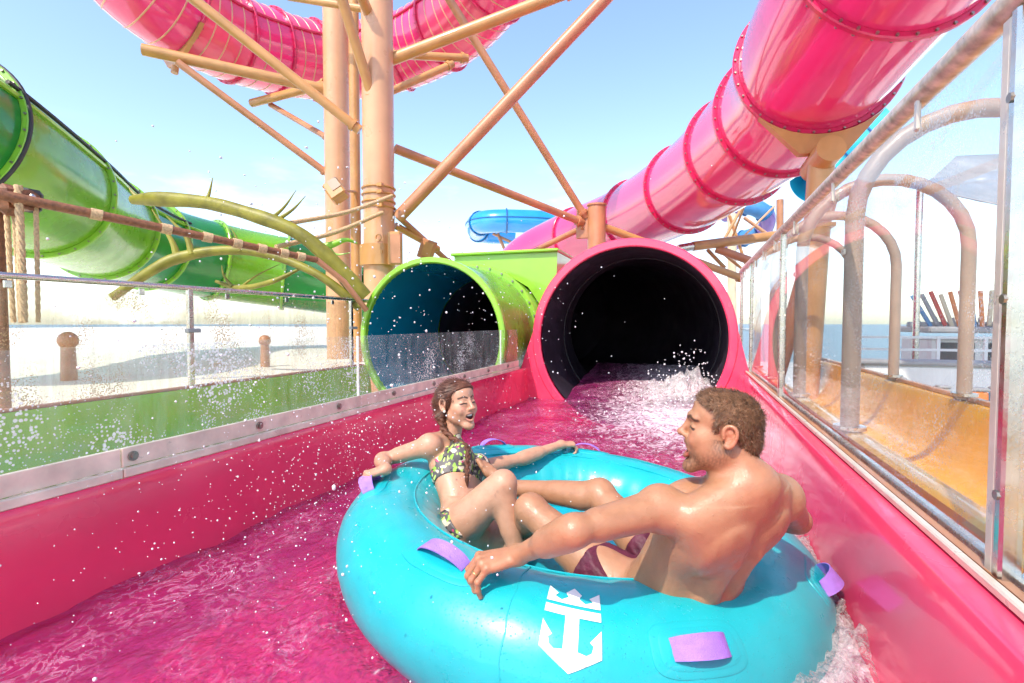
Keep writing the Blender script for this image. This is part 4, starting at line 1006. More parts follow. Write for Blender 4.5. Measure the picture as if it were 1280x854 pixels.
def npmesh(name, V, Q, col=None):
    me = bpy.data.meshes.new(name); me.vertices.add(len(V)); me.vertices.foreach_set('co', V.astype(np.float32).ravel())
    me.loops.add(Q.size); me.loops.foreach_set('vertex_index', Q.astype(np.int32).ravel())
    me.polygons.add(len(Q)); me.polygons.foreach_set('loop_start', np.arange(0, Q.size, Q.shape[1], dtype=np.int32))
    me.polygons.foreach_set('use_smooth', np.ones(len(Q), bool)); me.update(calc_edges=True); me.validate()
    if col is not None:
        a = me.color_attributes.new('skin', 'FLOAT_COLOR', 'POINT'); a.data.foreach_set('color', np.concatenate([col, np.ones((len(V), 1))], 1).astype(np.float32).ravel())
    return me
def relax(V, Q, n=2, lam=.5):
    for _ in range(n):
        acc = np.zeros_like(V); cnt = np.zeros(len(V))
        for i in range(4):
            for j in ((i+1) % 4, (i+3) % 4):
                np.add.at(acc, Q[:, i], V[Q[:, j]]); np.add.at(cnt, Q[:, i], 1)
        V = V + lam*(acc/np.maximum(cnt, 1)[:, None] - V)
    return V
def vnormals(V, Q):
    a = np.cross(V[Q[:, 2]]-V[Q[:, 0]], V[Q[:, 3]]-V[Q[:, 1]]); N = np.zeros_like(V)
    for i in range(4): np.add.at(N, Q[:, i], a)
    return N/(np.linalg.norm(N, axis=1)[:, None]+1e-12)
def ik(a, b, l1, l2, pole):
    a, b = V3(*a), V3(*b); d = b-a; L = np.linalg.norm(d); L_ = min(L, (l1+l2)*.999); x = (l1*l1-l2*l2+L_*L_)/(2*L_); hgt = math.sqrt(max(l1*l1-x*x, 1e-8))
    dn = d/L; p = V3(*pole); p = nrm(p - dn*np.dot(p, dn)); return a + dn*x + p*hgt, a + dn*L_
def poly_sd(px, py, poly):
    """signed distance to a 2-D polygon, arrays in"""
    P = np.array(poly, float); d = np.full(px.shape, 1e9); s = np.ones(px.shape); n = len(P)
    for i in range(n):
        a = P[i]; b = P[i-1]; e = b-a; wx, wy = px-a[0], py-a[1]
        t = np.clip((wx*e[0]+wy*e[1])/(e@e), 0, 1); d = np.minimum(d, (wx-e[0]*t)**2 + (wy-e[1]*t)**2)
        c1 = py >= a[1]; c2 = py < b[1]; c3 = e[0]*wy > e[1]*wx
        fl = (c1 & c2 & c3) | (~c1 & ~c2 & ~c3); s = np.where(fl, -s, s)
    return s*np.sqrt(d)
def vnoise(P, sc, seed=0):
    """cheap smooth noise in [-1,1]"""
    rg = np.random.default_rng(seed); out = np.zeros(len(P))
    for i in range(7):
        k = rg.normal(size=3); k = k/np.linalg.norm(k)*sc*rg.uniform(.6, 1.7); out += np.sin(P@k + rg.uniform(0, 6.28))
    return out/3.2

def head(B, H, male=True, jaw=.0):
    g = .93 if male else .94
    A = H.mat()
    def E(x, y, z, a, b, c, k, sub=False): B.ell(H(x*g, y*g, z*g), (a*g, b*g, c*g), A, k*g, sub)
    def Cp(p, q, ra, rb, k, sub=False): B.cap(H(*[t*g for t in p]), H(*[t*g for t in q]), ra*g, rb*g, k*g, sub)
    E(0, -.010, .030, .073, .085, .075, .0)
    E(0, .042, .040, .058, .046, .052, .03)
    E(0, .050, -.030, .053, .042, .072, .03)
    w = 1.0 if male else .90
    for s in (-1, 1):
        Cp((s*.050*w, .004, -.058), (s*.018, .070, -.098-jaw), .019, .017, .028)
        E(s*.044, .054, -.022, .022, .024, .020, .026)
        E(s*.044*w, .030, -.050, .021, .040, .036, .030)
        if male: Cp((s*.010, .089, .024), (s*.042, .078, .026), .010, .008, .014)
        E(s*.033, .101, .002, .017, .016, .0125, .012, True)
        E(s*.032, .0745, .003, .0145, .0130, .0125, .004)
        # squeezed lids
        Cp((s*.019, .0875, .0015), (s*.046, .0805, .0005), .0036, .0030, .004)
        Cp((s*.020, .086, -.009), (s*.044, .080, -.010), .0045, .0040, .006)
        # laughing cheek and the fold beside the mouth
        E(s*.038, .070, -.038, .019, .018, .017, .014)
        if male: Cp((s*.020, .101, -.038), (s*.038, .086, -.066), .0015, .002, .010, True)
        # ear
        x0 = .070
        ep = [(.010, -.004), (.012, .016), (.002, .029), (-.014, .027), (-.021, .010), (-.016, -.012), (-.006, -.026), (.004, -.024)]
        ep = [(p.x, p.y) for p in catmull([(a_, b_, 0) for a_, b_ in ep], 3)]
        for i in range(len(ep)-1):
            xa = x0 + .012 + .28*max(0, -ep[i][0]); xb = x0 + .012 + .28*max(0, -ep[i+1][0])
            r_ = .0046 if i < 15 else .0062
            Cp((s*xa, ep[i][0]-.008, ep[i][1]-.004), (s*xb, ep[i+1][0]-.008, ep[i+1][1]-.004), r_, r_, .003)
        E(s*(x0+.007), -.012, -.002, .0065, .015, .024, .006)
        E(s*(x0+.015), -.010, -.006, .0045, .0075, .010, .004, True)
    E(0, .080, -.107-jaw, .020, .016, .015, .018)
    Cp((0, .090, .014), (0, .109, -.024), .0075, .0095, .012)
    E(0, .111, -.027, .0115, .0115, .0100, .008)
    for s in (-1, 1):
        E(s*.0115, .099, -.031, .0075, .0095, .0075, .006)
        E(s*.0065, .104, -.039, .0032, .0045, .004, .003, True)
    E(0, .082, -.060, .030, .016, .022, .02)
    # open laughing mouth
    mz = -.064
    mw = 1.0 if male else 1.14
    E(0, .100, mz-jaw*.5, .0265*mw, .028, .0125+jaw*.5, .005, True)
    n_ = 8
    for sgn, zc, yy, rr in ((1, mz+.0125, .0955, .0044), (-1, mz-.0135-jaw, .0925, .0056)):
        for i in range(n_):
            t0, t1 = -1+2*i/n_, -1+2*(i+1)/n_
            f_ = lambda t: (t*.0285*mw, yy-.018*t*t, (mz-jaw*.5) + ((zc-mz+jaw*.5))*(1-t*t*.92) + .008*t*t)
            Cp(f_(t0), f_(t1), rr*(1-.5*t0*t0), rr*(1-.5*t1*t1), .004)
def hand(B, wrist, h, pn, idx, sc=1.0, curl=(45, 65, 50), thumb=(.35, 30), spread=6, k=.008, curls=None):
    """wrist point, h finger direction, pn out of the palm, idx towards the index finger"""
    h = nrm(V3(*h)); pn = V3(*pn); pn = nrm(pn - h*np.dot(pn, h)); idx = np.cross(h, pn)*np.sign(np.dot(np.cross(h, pn), V3(*idx)))
    W = V3(*wrist); tips = []
    lens = [(.044, .026, .021), (.048, .030, .023), (.044, .028, .022), (.035, .021, .019)]
    offs = [.030, .010, -.010, -.028]; plen = [.086, .088, .083, .074]
    B.ell(W + h*.048*sc, V3(.034, .046, .014)*sc, np.stack([idx, h, pn]), .012)
    info = []
    for i in range(4):
        kn = W + h*plen[i]*sc + idx*offs[i]*sc - pn*(.004 if i in (1, 2) else .0)*sc
        base = W + h*.012*sc + idx*offs[i]*.55*sc
        B.cap(base, kn, .0125*sc, .0105*sc, k*1.3)
        B.ell(kn - pn*.003*sc, V3(.0095, .0105, .0100)*sc, np.stack([idx, h, pn]), .006)
        cu = (curls[i] if curls else curl); a = 0; p = kn; rad = [.0098, .0086, .0078, .0062]
        if i == 3: rad = [r_*.88 for r_ in rad]
        sp = math.radians((1.5-i)*spread)
        hh = nrm(h*math.cos(sp) + idx*math.sin(sp)); seg = []
        for j in range(3):
            a += math.radians(cu[j]); d = hh*math.cos(a) + pn*math.sin(a); q = p + d*lens[i][j]*sc
            B.cap(p, q, rad[j]*sc, rad[j+1]*sc, .0035); seg.append((p, q))
            B.ell(p, V3(1, 1, 1)*(rad[j]*1.06*sc), None, .003)
            p = q
        info.append(seg); tips.append(p)
    # thumb leaves the side of the palm near its base
    tb = W + h*.022*sc + idx*.026*sc + pn*.006*sc
    d1 = nrm(h*.75 + idx*.75 + pn*thumb[0]); t1 = tb + d1*.040*sc
    d2 = nrm(h*math.cos(math.radians(thumb[1])) + pn*math.sin(math.radians(thumb[1])) + idx*.15); t2 = t1 + d2*.031*sc
    d3 = nrm(d2 + pn*.25 - idx*.2); t3 = t2 + d3*.024*sc
    B.cap(W + h*.012*sc + idx*.012*sc + pn*.006*sc, t1, .017*sc, .0120*sc, .014); B.cap(t1, t2, .0112*sc, .0098*sc, .004); B.cap(t2, t3, .0100*sc, .0078*sc, .003)
    return info
def foot(B, ank, toe, up, sc=1.0):
    ank = V3(*ank); t = nrm(V3(*toe)); u = V3(*up); u = nrm(u - t*np.dot(u, t)); r = np.cross(t, u)
    B.ell(ank - t*.035*sc - u*.045*sc, V3(.031, .038, .034)*sc, np.stack([r, t, u]), .03)
    B.cap(ank - u*.01*sc, ank + t*.11*sc - u*.048*sc, .036*sc, .026*sc, .03)
    B.ell(ank + t*.125*sc - u*.058*sc, V3(.043, .045, .020)*sc, np.stack([r, t, u]), .02)
    for i in range(5):
        b = ank + t*(.150 - .010*abs(i-.6))*sc + r*(i-2)*.0175*sc - u*.058*sc; L = (.034, .032, .029, .025, .021)[i]
        rr = (.0125, .0090, .0085, .0080, .0078)[i]*sc
        B.cap(b, b + t*L*sc - u*.004*sc, rr, rr*.92, .005)
    for s in (-1, 1): B.ell(ank + r*s*.030*sc, V3(.012, .014, .014)*sc, None, .015)
def limb_arm(B, S, E, W, g=1.0, m=1.0):
    S, E, W = V3(*S), V3(*E), V3(*W); d = nrm(E-S); e = nrm(W-E)
    B.cap(S, E, .047*g*m, .036*g*m, .03*g)
    B.ell(S + d*.02*g, V3(.060, .056, .066)*g*m, None, .035*g)
    B.cap(S + d*.09*g, S + d*.20*g, .046*g*m, .040*g*m, .02*g)                     # biceps and triceps
    B.ell(E - d*.006, V3(.033, .033, .033)*g*m, None, .025*g)
    B.cap(E, W, .039*g*m, .0255*g*m, .02*g)
    B.cap(E + e*.04*g, E + e*.11*g, .040*g*m, .034*g*m, .03*g)
    B.ell(W, V3(.029, .029, .026)*g, None, .018*g)
def limb_leg(B, Hh, K, A, g=1.0, m=1.0, calf=None):
    Hh, K, A = V3(*Hh), V3(*K), V3(*A); d = nrm(K-Hh); e = nrm(A-K)
    B.cap(Hh, K, .086*g*m, .056*g*m, .04*g)
    B.cap(Hh + d*.08*g, Hh + d*.25*g, .084*g*m, .070*g*m, .03*g)
    bend = nrm(d - e) if np.linalg.norm(d-e) > .05 else V3(0, 0, 1)
    B.ell(K + bend*.010*g, V3(.050, .050, .052)*g, None, .025*g)                   # knee cap
    B.cap(K, A, .050*g*m, .034*g, .03*g)
    back = -nrm(bend - e*np.dot(bend, e))
    B.cap(K + e*.07*g + back*.018*g, K + e*.19*g + back*.010*g, .050*g*m, .040*g*m, .03*g)
def finish(B, lo, hi, h, name, parent, mat, colf, fine=()):
    """one surface; fine: (centre, radius, voxel) balls in which it is sampled more densely"""
    F, lo, h = B.sample(lo, hi, h); V, Q = net(F, lo, h); V = relax(V, Q, 1, .5)
    vs, qs, o = [], [], 0
    keep = np.ones(len(Q), bool); ctr = V[Q].mean(1)
    for c, r, hh in fine: keep &= np.linalg.norm(ctr-c, axis=1) > r-h*1.2
    vs.append(V); qs.append(Q[keep]); o = len(V)
    for c, r, hh in fine:
        F, l2, hh = B.sample(c-r-.004, c+r+.004, hh); v2, q2 = net(F, l2, hh); v2 = relax(v2, q2, 2, .5)
        k2 = np.linalg.norm(v2[q2].mean(1)-c, axis=1) < r
        # drop the faces of the sample box itself
        inside = np.all((v2[q2] > l2+1.5*hh) & (v2[q2] < l2+hh*(np.array(F.shape)-2.5)), axis=(1, 2)); k2 &= inside
        vs.append(v2); qs.append(q2[k2]+o); o += len(v2)
    V = np.concatenate(vs); Q = np.concatenate(qs); used = np.unique(Q); mp_ = np.zeros(len(V), int); mp_[used] = np.arange(len(used)); V = V[used]; Q = mp_[Q]
    return obj(name, npmesh(name, V, Q, colf(V)), mat, parent)
def cloth(B, lo, hi, h, regf, t, name, parent, mat, wob=None):
    """a garment: the body pushed out by t, kept where regf < 0"""
    F, lo, h = B.sample(lo, hi, h, .03); n = F.shape
    X, Y, Z = np.meshgrid(*[lo[i] + h*np.arange(n[i]) for i in range(3)], indexing='ij'); P = np.stack([X.ravel(), Y.ravel(), Z.ravel()], 1)
    near = np.abs(F.ravel()) < .05; reg = np.full(F.size, .05); reg[near] = regf(P[near])
    tt = np.full(F.size, t)
    if wob is not None: tt[near] += wob(P[near])
    G = np.maximum(F.ravel() - tt, reg).reshape(n).astype(np.float32); G = np.maximum(G, -(F + .012))
    V, Q = net(G, lo, h); V = relax(V, Q, 2, .5)
    return obj(name, npmesh(name, V, Q), mat, parent)
def skinmat(name, rough=.50, sss=.10):
    m, N, L, b = newmat(name)
    at_ = N.new('ShaderNodeVertexColor'); at_.layer_name = 'skin'
    tcn = N.new('ShaderNodeTexCoord')
    n1 = N.new('ShaderNodeTexNoise'); n1.inputs['Scale'].default_value = 34; n1.inputs['Detail'].default_value = 6; L.new(tcn.outputs['Object'], n1.inputs['Vector'])
    mx_ = N.new('ShaderNodeMixRGB'); mx_.blend_type = 'MULTIPLY'; mx_.inputs['Fac'].default_value = 1
    cr = N.new('ShaderNodeValToRGB'); cr.color_ramp.elements[0].position = .32; cr.color_ramp.elements[1].position = .7
    cr.color_ramp.elements[0].color = (.93, .885, .865, 1); cr.color_ramp.elements[1].color = (1.06, 1.04, 1.03, 1)
    L.new(n1.outputs['Fac'], cr.inputs['Fac']); L.new(at_.outputs['Color'], mx_.inputs['Color1']); L.new(cr.outputs['Color'], mx_.inputs['Color2'])
    L.new(mx_.outputs['Color'], b.inputs['Base Color'])
    b.inputs['Subsurface Weight'].default_value = sss; b.inputs['Subsurface Radius'].default_value = (.012, .005, .003); b.inputs['Subsurface Scale'].default_value = 1.0
    b.inputs['Specular IOR Level'].default_value = .55; b.inputs['Coat Weight'].default_value = .10; b.inputs['Coat Roughness'].default_value = .12
    q = N.new('ShaderNodeMapRange'); q.inputs['From Min'].default_value = .35; q.inputs['From Max'].default_value = .68; q.inputs['To Min'].default_value = rough-.14; q.inputs['To Max'].default_value = rough+.1
    L.new(n1.outputs['Fac'], q.inputs['Value']); L.new(q.outputs['Result'], b.inputs['Roughness'])
    n2 = N.new('ShaderNodeTexVoronoi'); n2.inputs['Scale'].default_value = 420; L.new(tcn.outputs['Object'], n2.inputs['Vector'])
    n3 = N.new('ShaderNodeTexNoise'); n3.inputs['Scale'].default_value = 120; n3.inputs['Detail'].default_value = 3; L.new(tcn.outputs['Object'], n3.inputs['Vector'])
    ad = N.new('ShaderNodeMath'); ad.operation = 'MULTIPLY_ADD'; ad.inputs[1].default_value = .4; L.new(n2.outputs['Distance'], ad.inputs[0]); L.new(n3.outputs['Fac'], ad.inputs[2])
    bp = N.new('ShaderNodeBump'); bp.inputs['Strength'].default_value = .2; bp.inputs['Distance'].default_value = .004
    L.new(ad.outputs[0], bp.inputs['Height'])
    vo = N.new('ShaderNodeTexVoronoi'); vo.inputs['Scale'].default_value = 150; L.new(tcn.outputs['Object'], vo.inputs['Vector'])
    sp_ = N.new('ShaderNodeSeparateColor'); L.new(vo.outputs['Color'], sp_.inputs['Color'])
    rr_ = N.new('ShaderNodeMapRange'); rr_.inputs['From Min'].default_value = .72; rr_.inputs['From Max'].default_value = 1.0; rr_.inputs['To Max'].default_value = .36; L.new(sp_.outputs[0], rr_.inputs['Value'])
    df_ = N.new('ShaderNodeMath'); df_.operation = 'SUBTRACT'; df_.use_clamp = True; L.new(rr_.outputs['Result'], df_.inputs[0]); L.new(vo.outputs['Distance'], df_.inputs[1])
    sq_ = N.new('ShaderNodeMath'); sq_.operation = 'SQRT'; L.new(df_.outputs[0], sq_.inputs[0])
    b2 = N.new('ShaderNodeBump'); b2.inputs['Strength'].default_value = .5; b2.inputs['Distance'].default_value = .005; L.new(sq_.outputs[0], b2.inputs['Height']); L.new(bp.outputs['Normal'], b2.inputs['Normal'])
    L.new(b2.outputs['Normal'], b.inputs['Normal']); L.new(b2.outputs['Normal'], b.inputs['Coat Normal'])
    return m
M['skin_m'] = skinmat('tanned wet skin'); M['skin_w'] = skinmat('light wet skin')
M['hair_m'] = pm('short brown hair', (0.15, 0.065, 0.026), 0.6, var=.45, vs=60, bump=.5, bs=260)
M['hair_w'] = pm('long chestnut hair', (0.11, 0.036, 0.017), 0.55, var=.5, vs=40, bump=.4, bs=200, spec=.35)
M['teeth'] = pm('teeth', (.82, .80, .74), .25, var=.05, vs=30)
M['shorts'] = pm('maroon swim fabric', (.085, .004, .022), .6, var=.4, vs=22, bump=.5, bs=60)
M['gold'] = pm('gold ring', (.83, .55, .22), .2, metal=1, var=.1, vs=30)
M['pearl'] = pm('pearl', (.85, .83, .78), .2, var=.05, vs=30)
def printmat():
    """charcoal swim fabric with lime, cream and pink leaf shapes"""
    m, N, L, b = newmat('leaf print swim fabric'); tcn = N.new('ShaderNodeTexCoord')
    dn = N.new('ShaderNodeTexNoise'); dn.inputs['Scale'].default_value = 14; L.new(tcn.outputs['Object'], dn.inputs['Vector'])
    va = N.new('ShaderNodeVectorMath'); va.operation = 'MULTIPLY_ADD'; va.inputs[1].default_value = (.06, .06, .06); L.new(dn.outputs['Color'], va.inputs[0]); L.new(tcn.outputs['Object'], va.inputs[2])
    cur = None
    base = N.new('ShaderNodeRGB'); base.outputs[0].default_value = (.10, .085, .085, 1); cur = base.outputs[0]
    for i, (sc_, rot, lo_, hi_, c) in enumerate([((16, 16, 42), .7, .0, .34, (.62, .52, .40)), ((38, 38, 15), -.6, .0, .30, (.28, .50, .06)), ((24, 50, 20), 1.5, .0, .26, (.015, .015, .017)), ((44, 20, 26), .3, .0, .24, (.45, .62, .14)), ((30, 30, 30), 2.2, .0, .16, (.55, .05, .16))]):
        mp_ = N.new('ShaderNodeMapping'); mp_.inputs['Scale'].default_value = sc_; mp_.inputs['Rotation'].default_value = (rot, rot*.6, rot*1.3); mp_.inputs['Location'].default_value = (i*3.7, i*1.9, i*5.1)
        L.new(va.outputs[0], mp_.inputs['Vector']); vo = N.new('ShaderNodeTexVoronoi'); vo.inputs['Scale'].default_value = 1.0; L.new(mp_.outputs['Vector'], vo.inputs['Vector'])
        ls_ = N.new('ShaderNodeMapRange'); ls_.inputs['From Min'].default_value = hi_+.03; ls_.inputs['From Max'].default_value = hi_; L.new(vo.outputs['Distance'], ls_.inputs['Value'])
        mx_ = N.new('ShaderNodeMixRGB'); mx_.inputs['Color2'].default_value = (*c, 1); L.new(ls_.outputs['Result'], mx_.inputs['Fac']); L.new(cur, mx_.inputs['Color1']); cur = mx_.outputs['Color']
    L.new(cur, b.inputs['Base Color']); b.inputs['Roughness'].default_value = .5
    return m
M['print'] = printmat()
def blades(V, N_, comb, n, L, w, seed, lift=.35, bend=.3):
    """many thin hairs as tapering two-triangle blades"""
    rg = np.random.default_rng(seed); I = rg.integers(0, len(V), n); P = V[I]; N0 = N_[I]
    C = comb(P); C = C - N0*(C*N0).sum(1)[:, None]; C /= np.linalg.norm(C, axis=1)[:, None]+1e-9
    C = C + rg.normal(size=(n, 3))*bend; d = C + N0*lift; d /= np.linalg.norm(d, axis=1)[:, None]
    s = np.cross(d, N0); s /= np.linalg.norm(s, axis=1)[:, None]+1e-9
    ln = (L*rg.uniform(.6, 1.25, n))[:, None]; P = P - N0*.001
    A = P + s*w; B_ = P - s*w; Cc = P + d*ln*.6 + N0*ln*.05; D1 = Cc + s*w*.8; D2 = Cc - s*w*.8; T = P + d*ln
    Vs = np.concatenate([A, B_, D2, D1, T]); k = np.arange(n)
    F4 = np.stack([k, k+n, k+2*n, k+3*n], 1); F3 = np.stack([k+3*n, k+2*n, k+4*n], 1)
    return Vs, F4, F3
def strandmesh(name, parts, mat, parent):
    vs, fs, o = [], [], 0
    for Vs, F4, F3 in parts:
        vs.append(Vs); fs += [tuple(x) for x in (F4+o).tolist()] + [tuple(x) for x in (F3+o).tolist()]; o += len(Vs)
    me = bpy.data.meshes.new(name); me.from_pydata(np.concatenate(vs).tolist(), [], fs); me.update(); me.polygons.foreach_set('use_smooth', np.ones(len(me.polygons), bool))
    return obj(name, me, mat, parent)
def sdist_cap(P, a, b):
    a, b = V3(*a), V3(*b); ba = b-a; t = np.clip((P-a)@ba/(ba@ba), 0, 1); return np.linalg.norm(P-a-t[:, None]*ba, axis=1)
def paint(C, m, col): return C*(1-m[:, None]) + np.array(col)*m[:, None]
def sm(d, a, b): t = np.clip((d-a)/(b-a), 0, 1); return 1 - t*t*(3-2*t)
def face_paint(C, P, H, male):
    g = .93 if male else .94; L = H.loc(P)/g; near = np.linalg.norm(L, axis=1) < .17
    q = L[near]; c = C[near]; x, y, z = np.abs(q[:, 0]), q[:, 1], q[:, 2]
    c = paint(c, sm(np.linalg.norm((np.stack([x, y, z], 1)-V3(.040, .074, -.030)), axis=1), .008, .030)*.35, (.60, .16, .10) if male else (.66, .22, .15))
    c = paint(c, sm(np.linalg.norm((q-V3(0, .113, -.027)), axis=1), .004, .018)*.3, (.60, .18, .11))
    xs = np.stack([x, y, z], 1)
    xs0 = xs.copy(); xs0[:, 1] = np.where(y > .05, 0, .1)
    bz = 0 if male else .003
    brow = np.minimum(sdist_cap(xs0, (.013, 0, .021+bz), (.030, 0, .028+bz)), sdist_cap(xs0, (.030, 0, .028+bz), (.050, 0, .021+bz)))
    c = paint(c, sm(brow, .0028, .0062)*.95, (.06, .026, .013))
    lash = np.minimum(sdist_cap(xs0, (.018, 0, -.0045), (.033, 0, -.0015)), sdist_cap(xs0, (.033, 0, -.0015), (.049, 0, -.005)))
    c = paint(c, sm(lash, .0022, .0048)*.92, (.025, .012, .010))
    lip = np.full(len(q), 9.)
    mz = -.064; HJ = H.jaw; mw = 1.0 if male else 1.14
    for sgn, zc, yy in ((1, mz+.0125, .0955), (-1, mz-.0135-HJ, .0925)):
        f_ = lambda t: (t*.0285*mw, yy-.018*t*t, (mz-HJ*.5) + ((zc-mz+HJ*.5))*(1-t*t*.92) + .008*t*t)
        for i in range(8): lip = np.minimum(lip, sdist_cap(q, f_(-1+i/4), f_(-1+(i+1)/4)))
    if male:
        # stubble: jaw, chin, upper lip
        jaw = np.minimum(sdist_cap(xs, (.058, .0, -.030), (.052, .010, -.066)), sdist_cap(xs, (.052, .010, -.066), (.016, .088, -.112)))
        st = np.maximum(sm(jaw, .016, .042), np.maximum(sm(np.linalg.norm(xs-V3(0, .095, -.108), axis=1), .022, .040), sm(sdist_cap(xs, (0, .104, -.046), (.027, .092, -.058)), .005, .013)))
        st = st*(z < -.02)*np.clip(.75+.35*vnoise(q, 700, 3), .25, 1)
        c = paint(c, st*.85, (.12, .052, .026))
    c = paint(c, sm(lip, .0035, .0075)*.8, (.50, .12, .09) if male else (.62, .13, .12))
    cav = np.linalg.norm((q - V3(0, .098, mz-HJ*.5))/V3(.0262*mw, .028, .0122+HJ*.5), axis=1)
    c = paint(c, sm(cav, .94, 1.06)*(y < .0915-.012*(x/.026)**2), (.10, .012, .012))
    C[near] = c; return C

# ---- the man
man = thing('person', 'man in maroon swim shorts leaning back in the raft, laughing towards the woman', 'person')
mP = V3(-.070, 1.650, .140); mN = V3(.135, 1.440, .575)
T = Frame(mP, (-.74, .67, 0), mN-mP); mB = Body(); A = T.mat()
mH = Frame((.088, 1.435, .722), (-.992, .02, .10), (.10, -.02, .99)); mH.jaw = .017
def E_(c, r, k, sub=False): mB.ell(T(*c), r, A, k, sub)
E_((0, 0, .03), (.168, .112, .12), 0); E_((0, .005, .17), (.152, .104, .15), .06); E_((0, .005, .33), (.160, .112, .18), .06); E_((0, -.035, .40), (.165, .070, .12), .05)
for s in (-1, 1):
    E_((s*.08, -.06, -.03), (.088, .080, .09), .04); E_((s*.075, .080, .40), (.085, .040, .068), .03)
    mB.cap(T(s*.135, -.02, .41), T(s*.105, -.02, .17), .048, .030, .05)
    E_((s*.088, -.084, .405), (.058, .024, .078), .05)
    mB.cap(T(s*.025, -.02, .555), T(s*.165, -.01, .470), .046, .044, .06)
    mB.cap(T(s*.034, -.098, .10), T(s*.036, -.098, .36), .030, .026, .03)
E_((.105, -.035, .13), (.060, .070, .13), .05); E_((0, -.055, .085), (.150, .078, .12), .05); E_((-.105, -.02, .12), (.055, .07, .12), .05)
E_((.02, -.100, .10), (.105, .040, .17), .06)
mS_L = T(-.188, .045, .445); mS_R = T(.188, -.025, .452)
mB.cap(T(0, -.02, .50), mH(0, -.022, -.055), .062, .058, .035)
mB.cap(T(-.02, .045, .49), mH(-.03, .0, -.075), .026, .024, .03); mB.cap(T(.02, .045, .49), mH(.03, .0, -.075), .026, .024, .03)
mB.cap(T(0, -.138, .24), T(0, -.130, .50), .010, .012, .035, True)
mW_L = V3(-.430, 1.290, .372); mE_L, mW_L = ik(mS_L, mW_L, .272, .250, (.16, -.89, .46))
limb_arm(mB, mS_L, mE_L, mW_L, 1.0, .92)
gripL = hand(mB, mW_L + nrm(mW_L-mE_L)*.008, (-.88, -.44, -.16), (-.1, .10, -1), (-.45, .85, .1), 1.14, thumb=(.55, 50), spread=7, curls=[(46, 52, 22), (48, 54, 24), (48, 50, 22), (42, 40, 18)])
mE_R, mW_R = ik(mS_R, V3(.20, 2.02, .31), .275, .25, (1, .25, -.45))
limb_arm(mB, mS_R, mE_R, mW_R, 1.0, .95)
hand(mB, mW_R, (.15, .8, -.45), (-.2, -.3, -1), (-1, .2, 0), 1.0, curl=(40, 55, 40))
mH_L = T(-.095, .02, -.01); mH_R = T(.095, .02, -.01)
mK_L = V3(-.535, 1.760, .315); mK_R = V3(-.325, 1.985, .325)
mA_L = V3(-.70, 2.04, .085); mA_R = V3(-.725, 2.065, .285)
limb_leg(mB, mH_L, mK_L, mA_L, 1.0, .98); limb_leg(mB, mH_R, mK_R, mA_R, 1.0, .98)
foot(mB, mA_L, (-.3, .9, -.1), (.3, .1, 1)); foot(mB, mA_R, (-.55, .15, .80), (.9, 0, .4), .95)
head(mB, mH, True, mH.jaw)
def man_col(P):
    C = np.tile(np.array([.375, .185, .098]), (len(P), 1))
    C = paint(C, np.clip(.5+.5*vnoise(P, 22, 1), 0, 1)*.35, (.43, .225, .128))
    for p, r in ((mK_L, .07), (mK_R, .07), (mE_L, .05)): C = paint(C, sm(np.linalg.norm(P-p, axis=1), .02, r)*.35, (.46, .17, .095))
    C = paint(C, sm(np.linalg.norm(P-V3(*mW_L)+V3(.09, 0, .02), axis=1), .05, .11)*.35, (.46, .185, .10))
    nk = T(0, -.02, .55); C = paint(C, sm(np.linalg.norm(P-nk, axis=1), .06, .13)*.3, (.45, .17, .095))
    ears = np.minimum(np.linalg.norm(P-mH(-.08, -.015, 0), axis=1), np.linalg.norm(P-mH(.08, -.015, 0), axis=1)); C = paint(C, sm(ears, .015, .035)*.45, (.48, .17, .10))
    for seg in gripL:
        for (a, b) in seg[2:]: 
            nail = b + (b-a)*.05
            C = paint(C, sm(np.linalg.norm(P-nail, axis=1), .004, .008)*.3, (.55, .32, .24))
    return face_paint(C, P, mH, True)
VOX = .0034
finish(mB, (-.98, 1.05, -.05), (.46, 2.36, .90), VOX, 'body', man, M['skin_m'], man_col, [(mH(0, 0, -.01), .155, .0019), (mW_L + V3(-.085, -.03, -.01), .115, .0019)])
# shorts
def shorts_reg(P):
    L = T.loc(P); d = np.minimum(sdist_cap(P, mH_L, mH_L + (mK_L-mH_L)*.36) - .135, sdist_cap(P, mH_R, mH_R + (mK_R-mH_R)*.36) - .135)
    d = np.minimum(d, np.linalg.norm(P-mP, axis=1)-.20)
    for hh, kk in ((mH_L, mK_L), (mH_R, mK_R)):
        dr = nrm(kk-hh); side = (P-hh)@dr - .40*np.linalg.norm(kk-hh)
        d = np.maximum(d, side)
    return np.maximum(d, L[:, 2]-.045)
cloth(mB, (-.50, 1.40, -.03), (.15, 2.0, .42), .0045, shorts_reg, .009, 'shorts', man, M['shorts'], lambda P: .004*vnoise(P, 60, 5) + .002*vnoise(P, 160, 6))
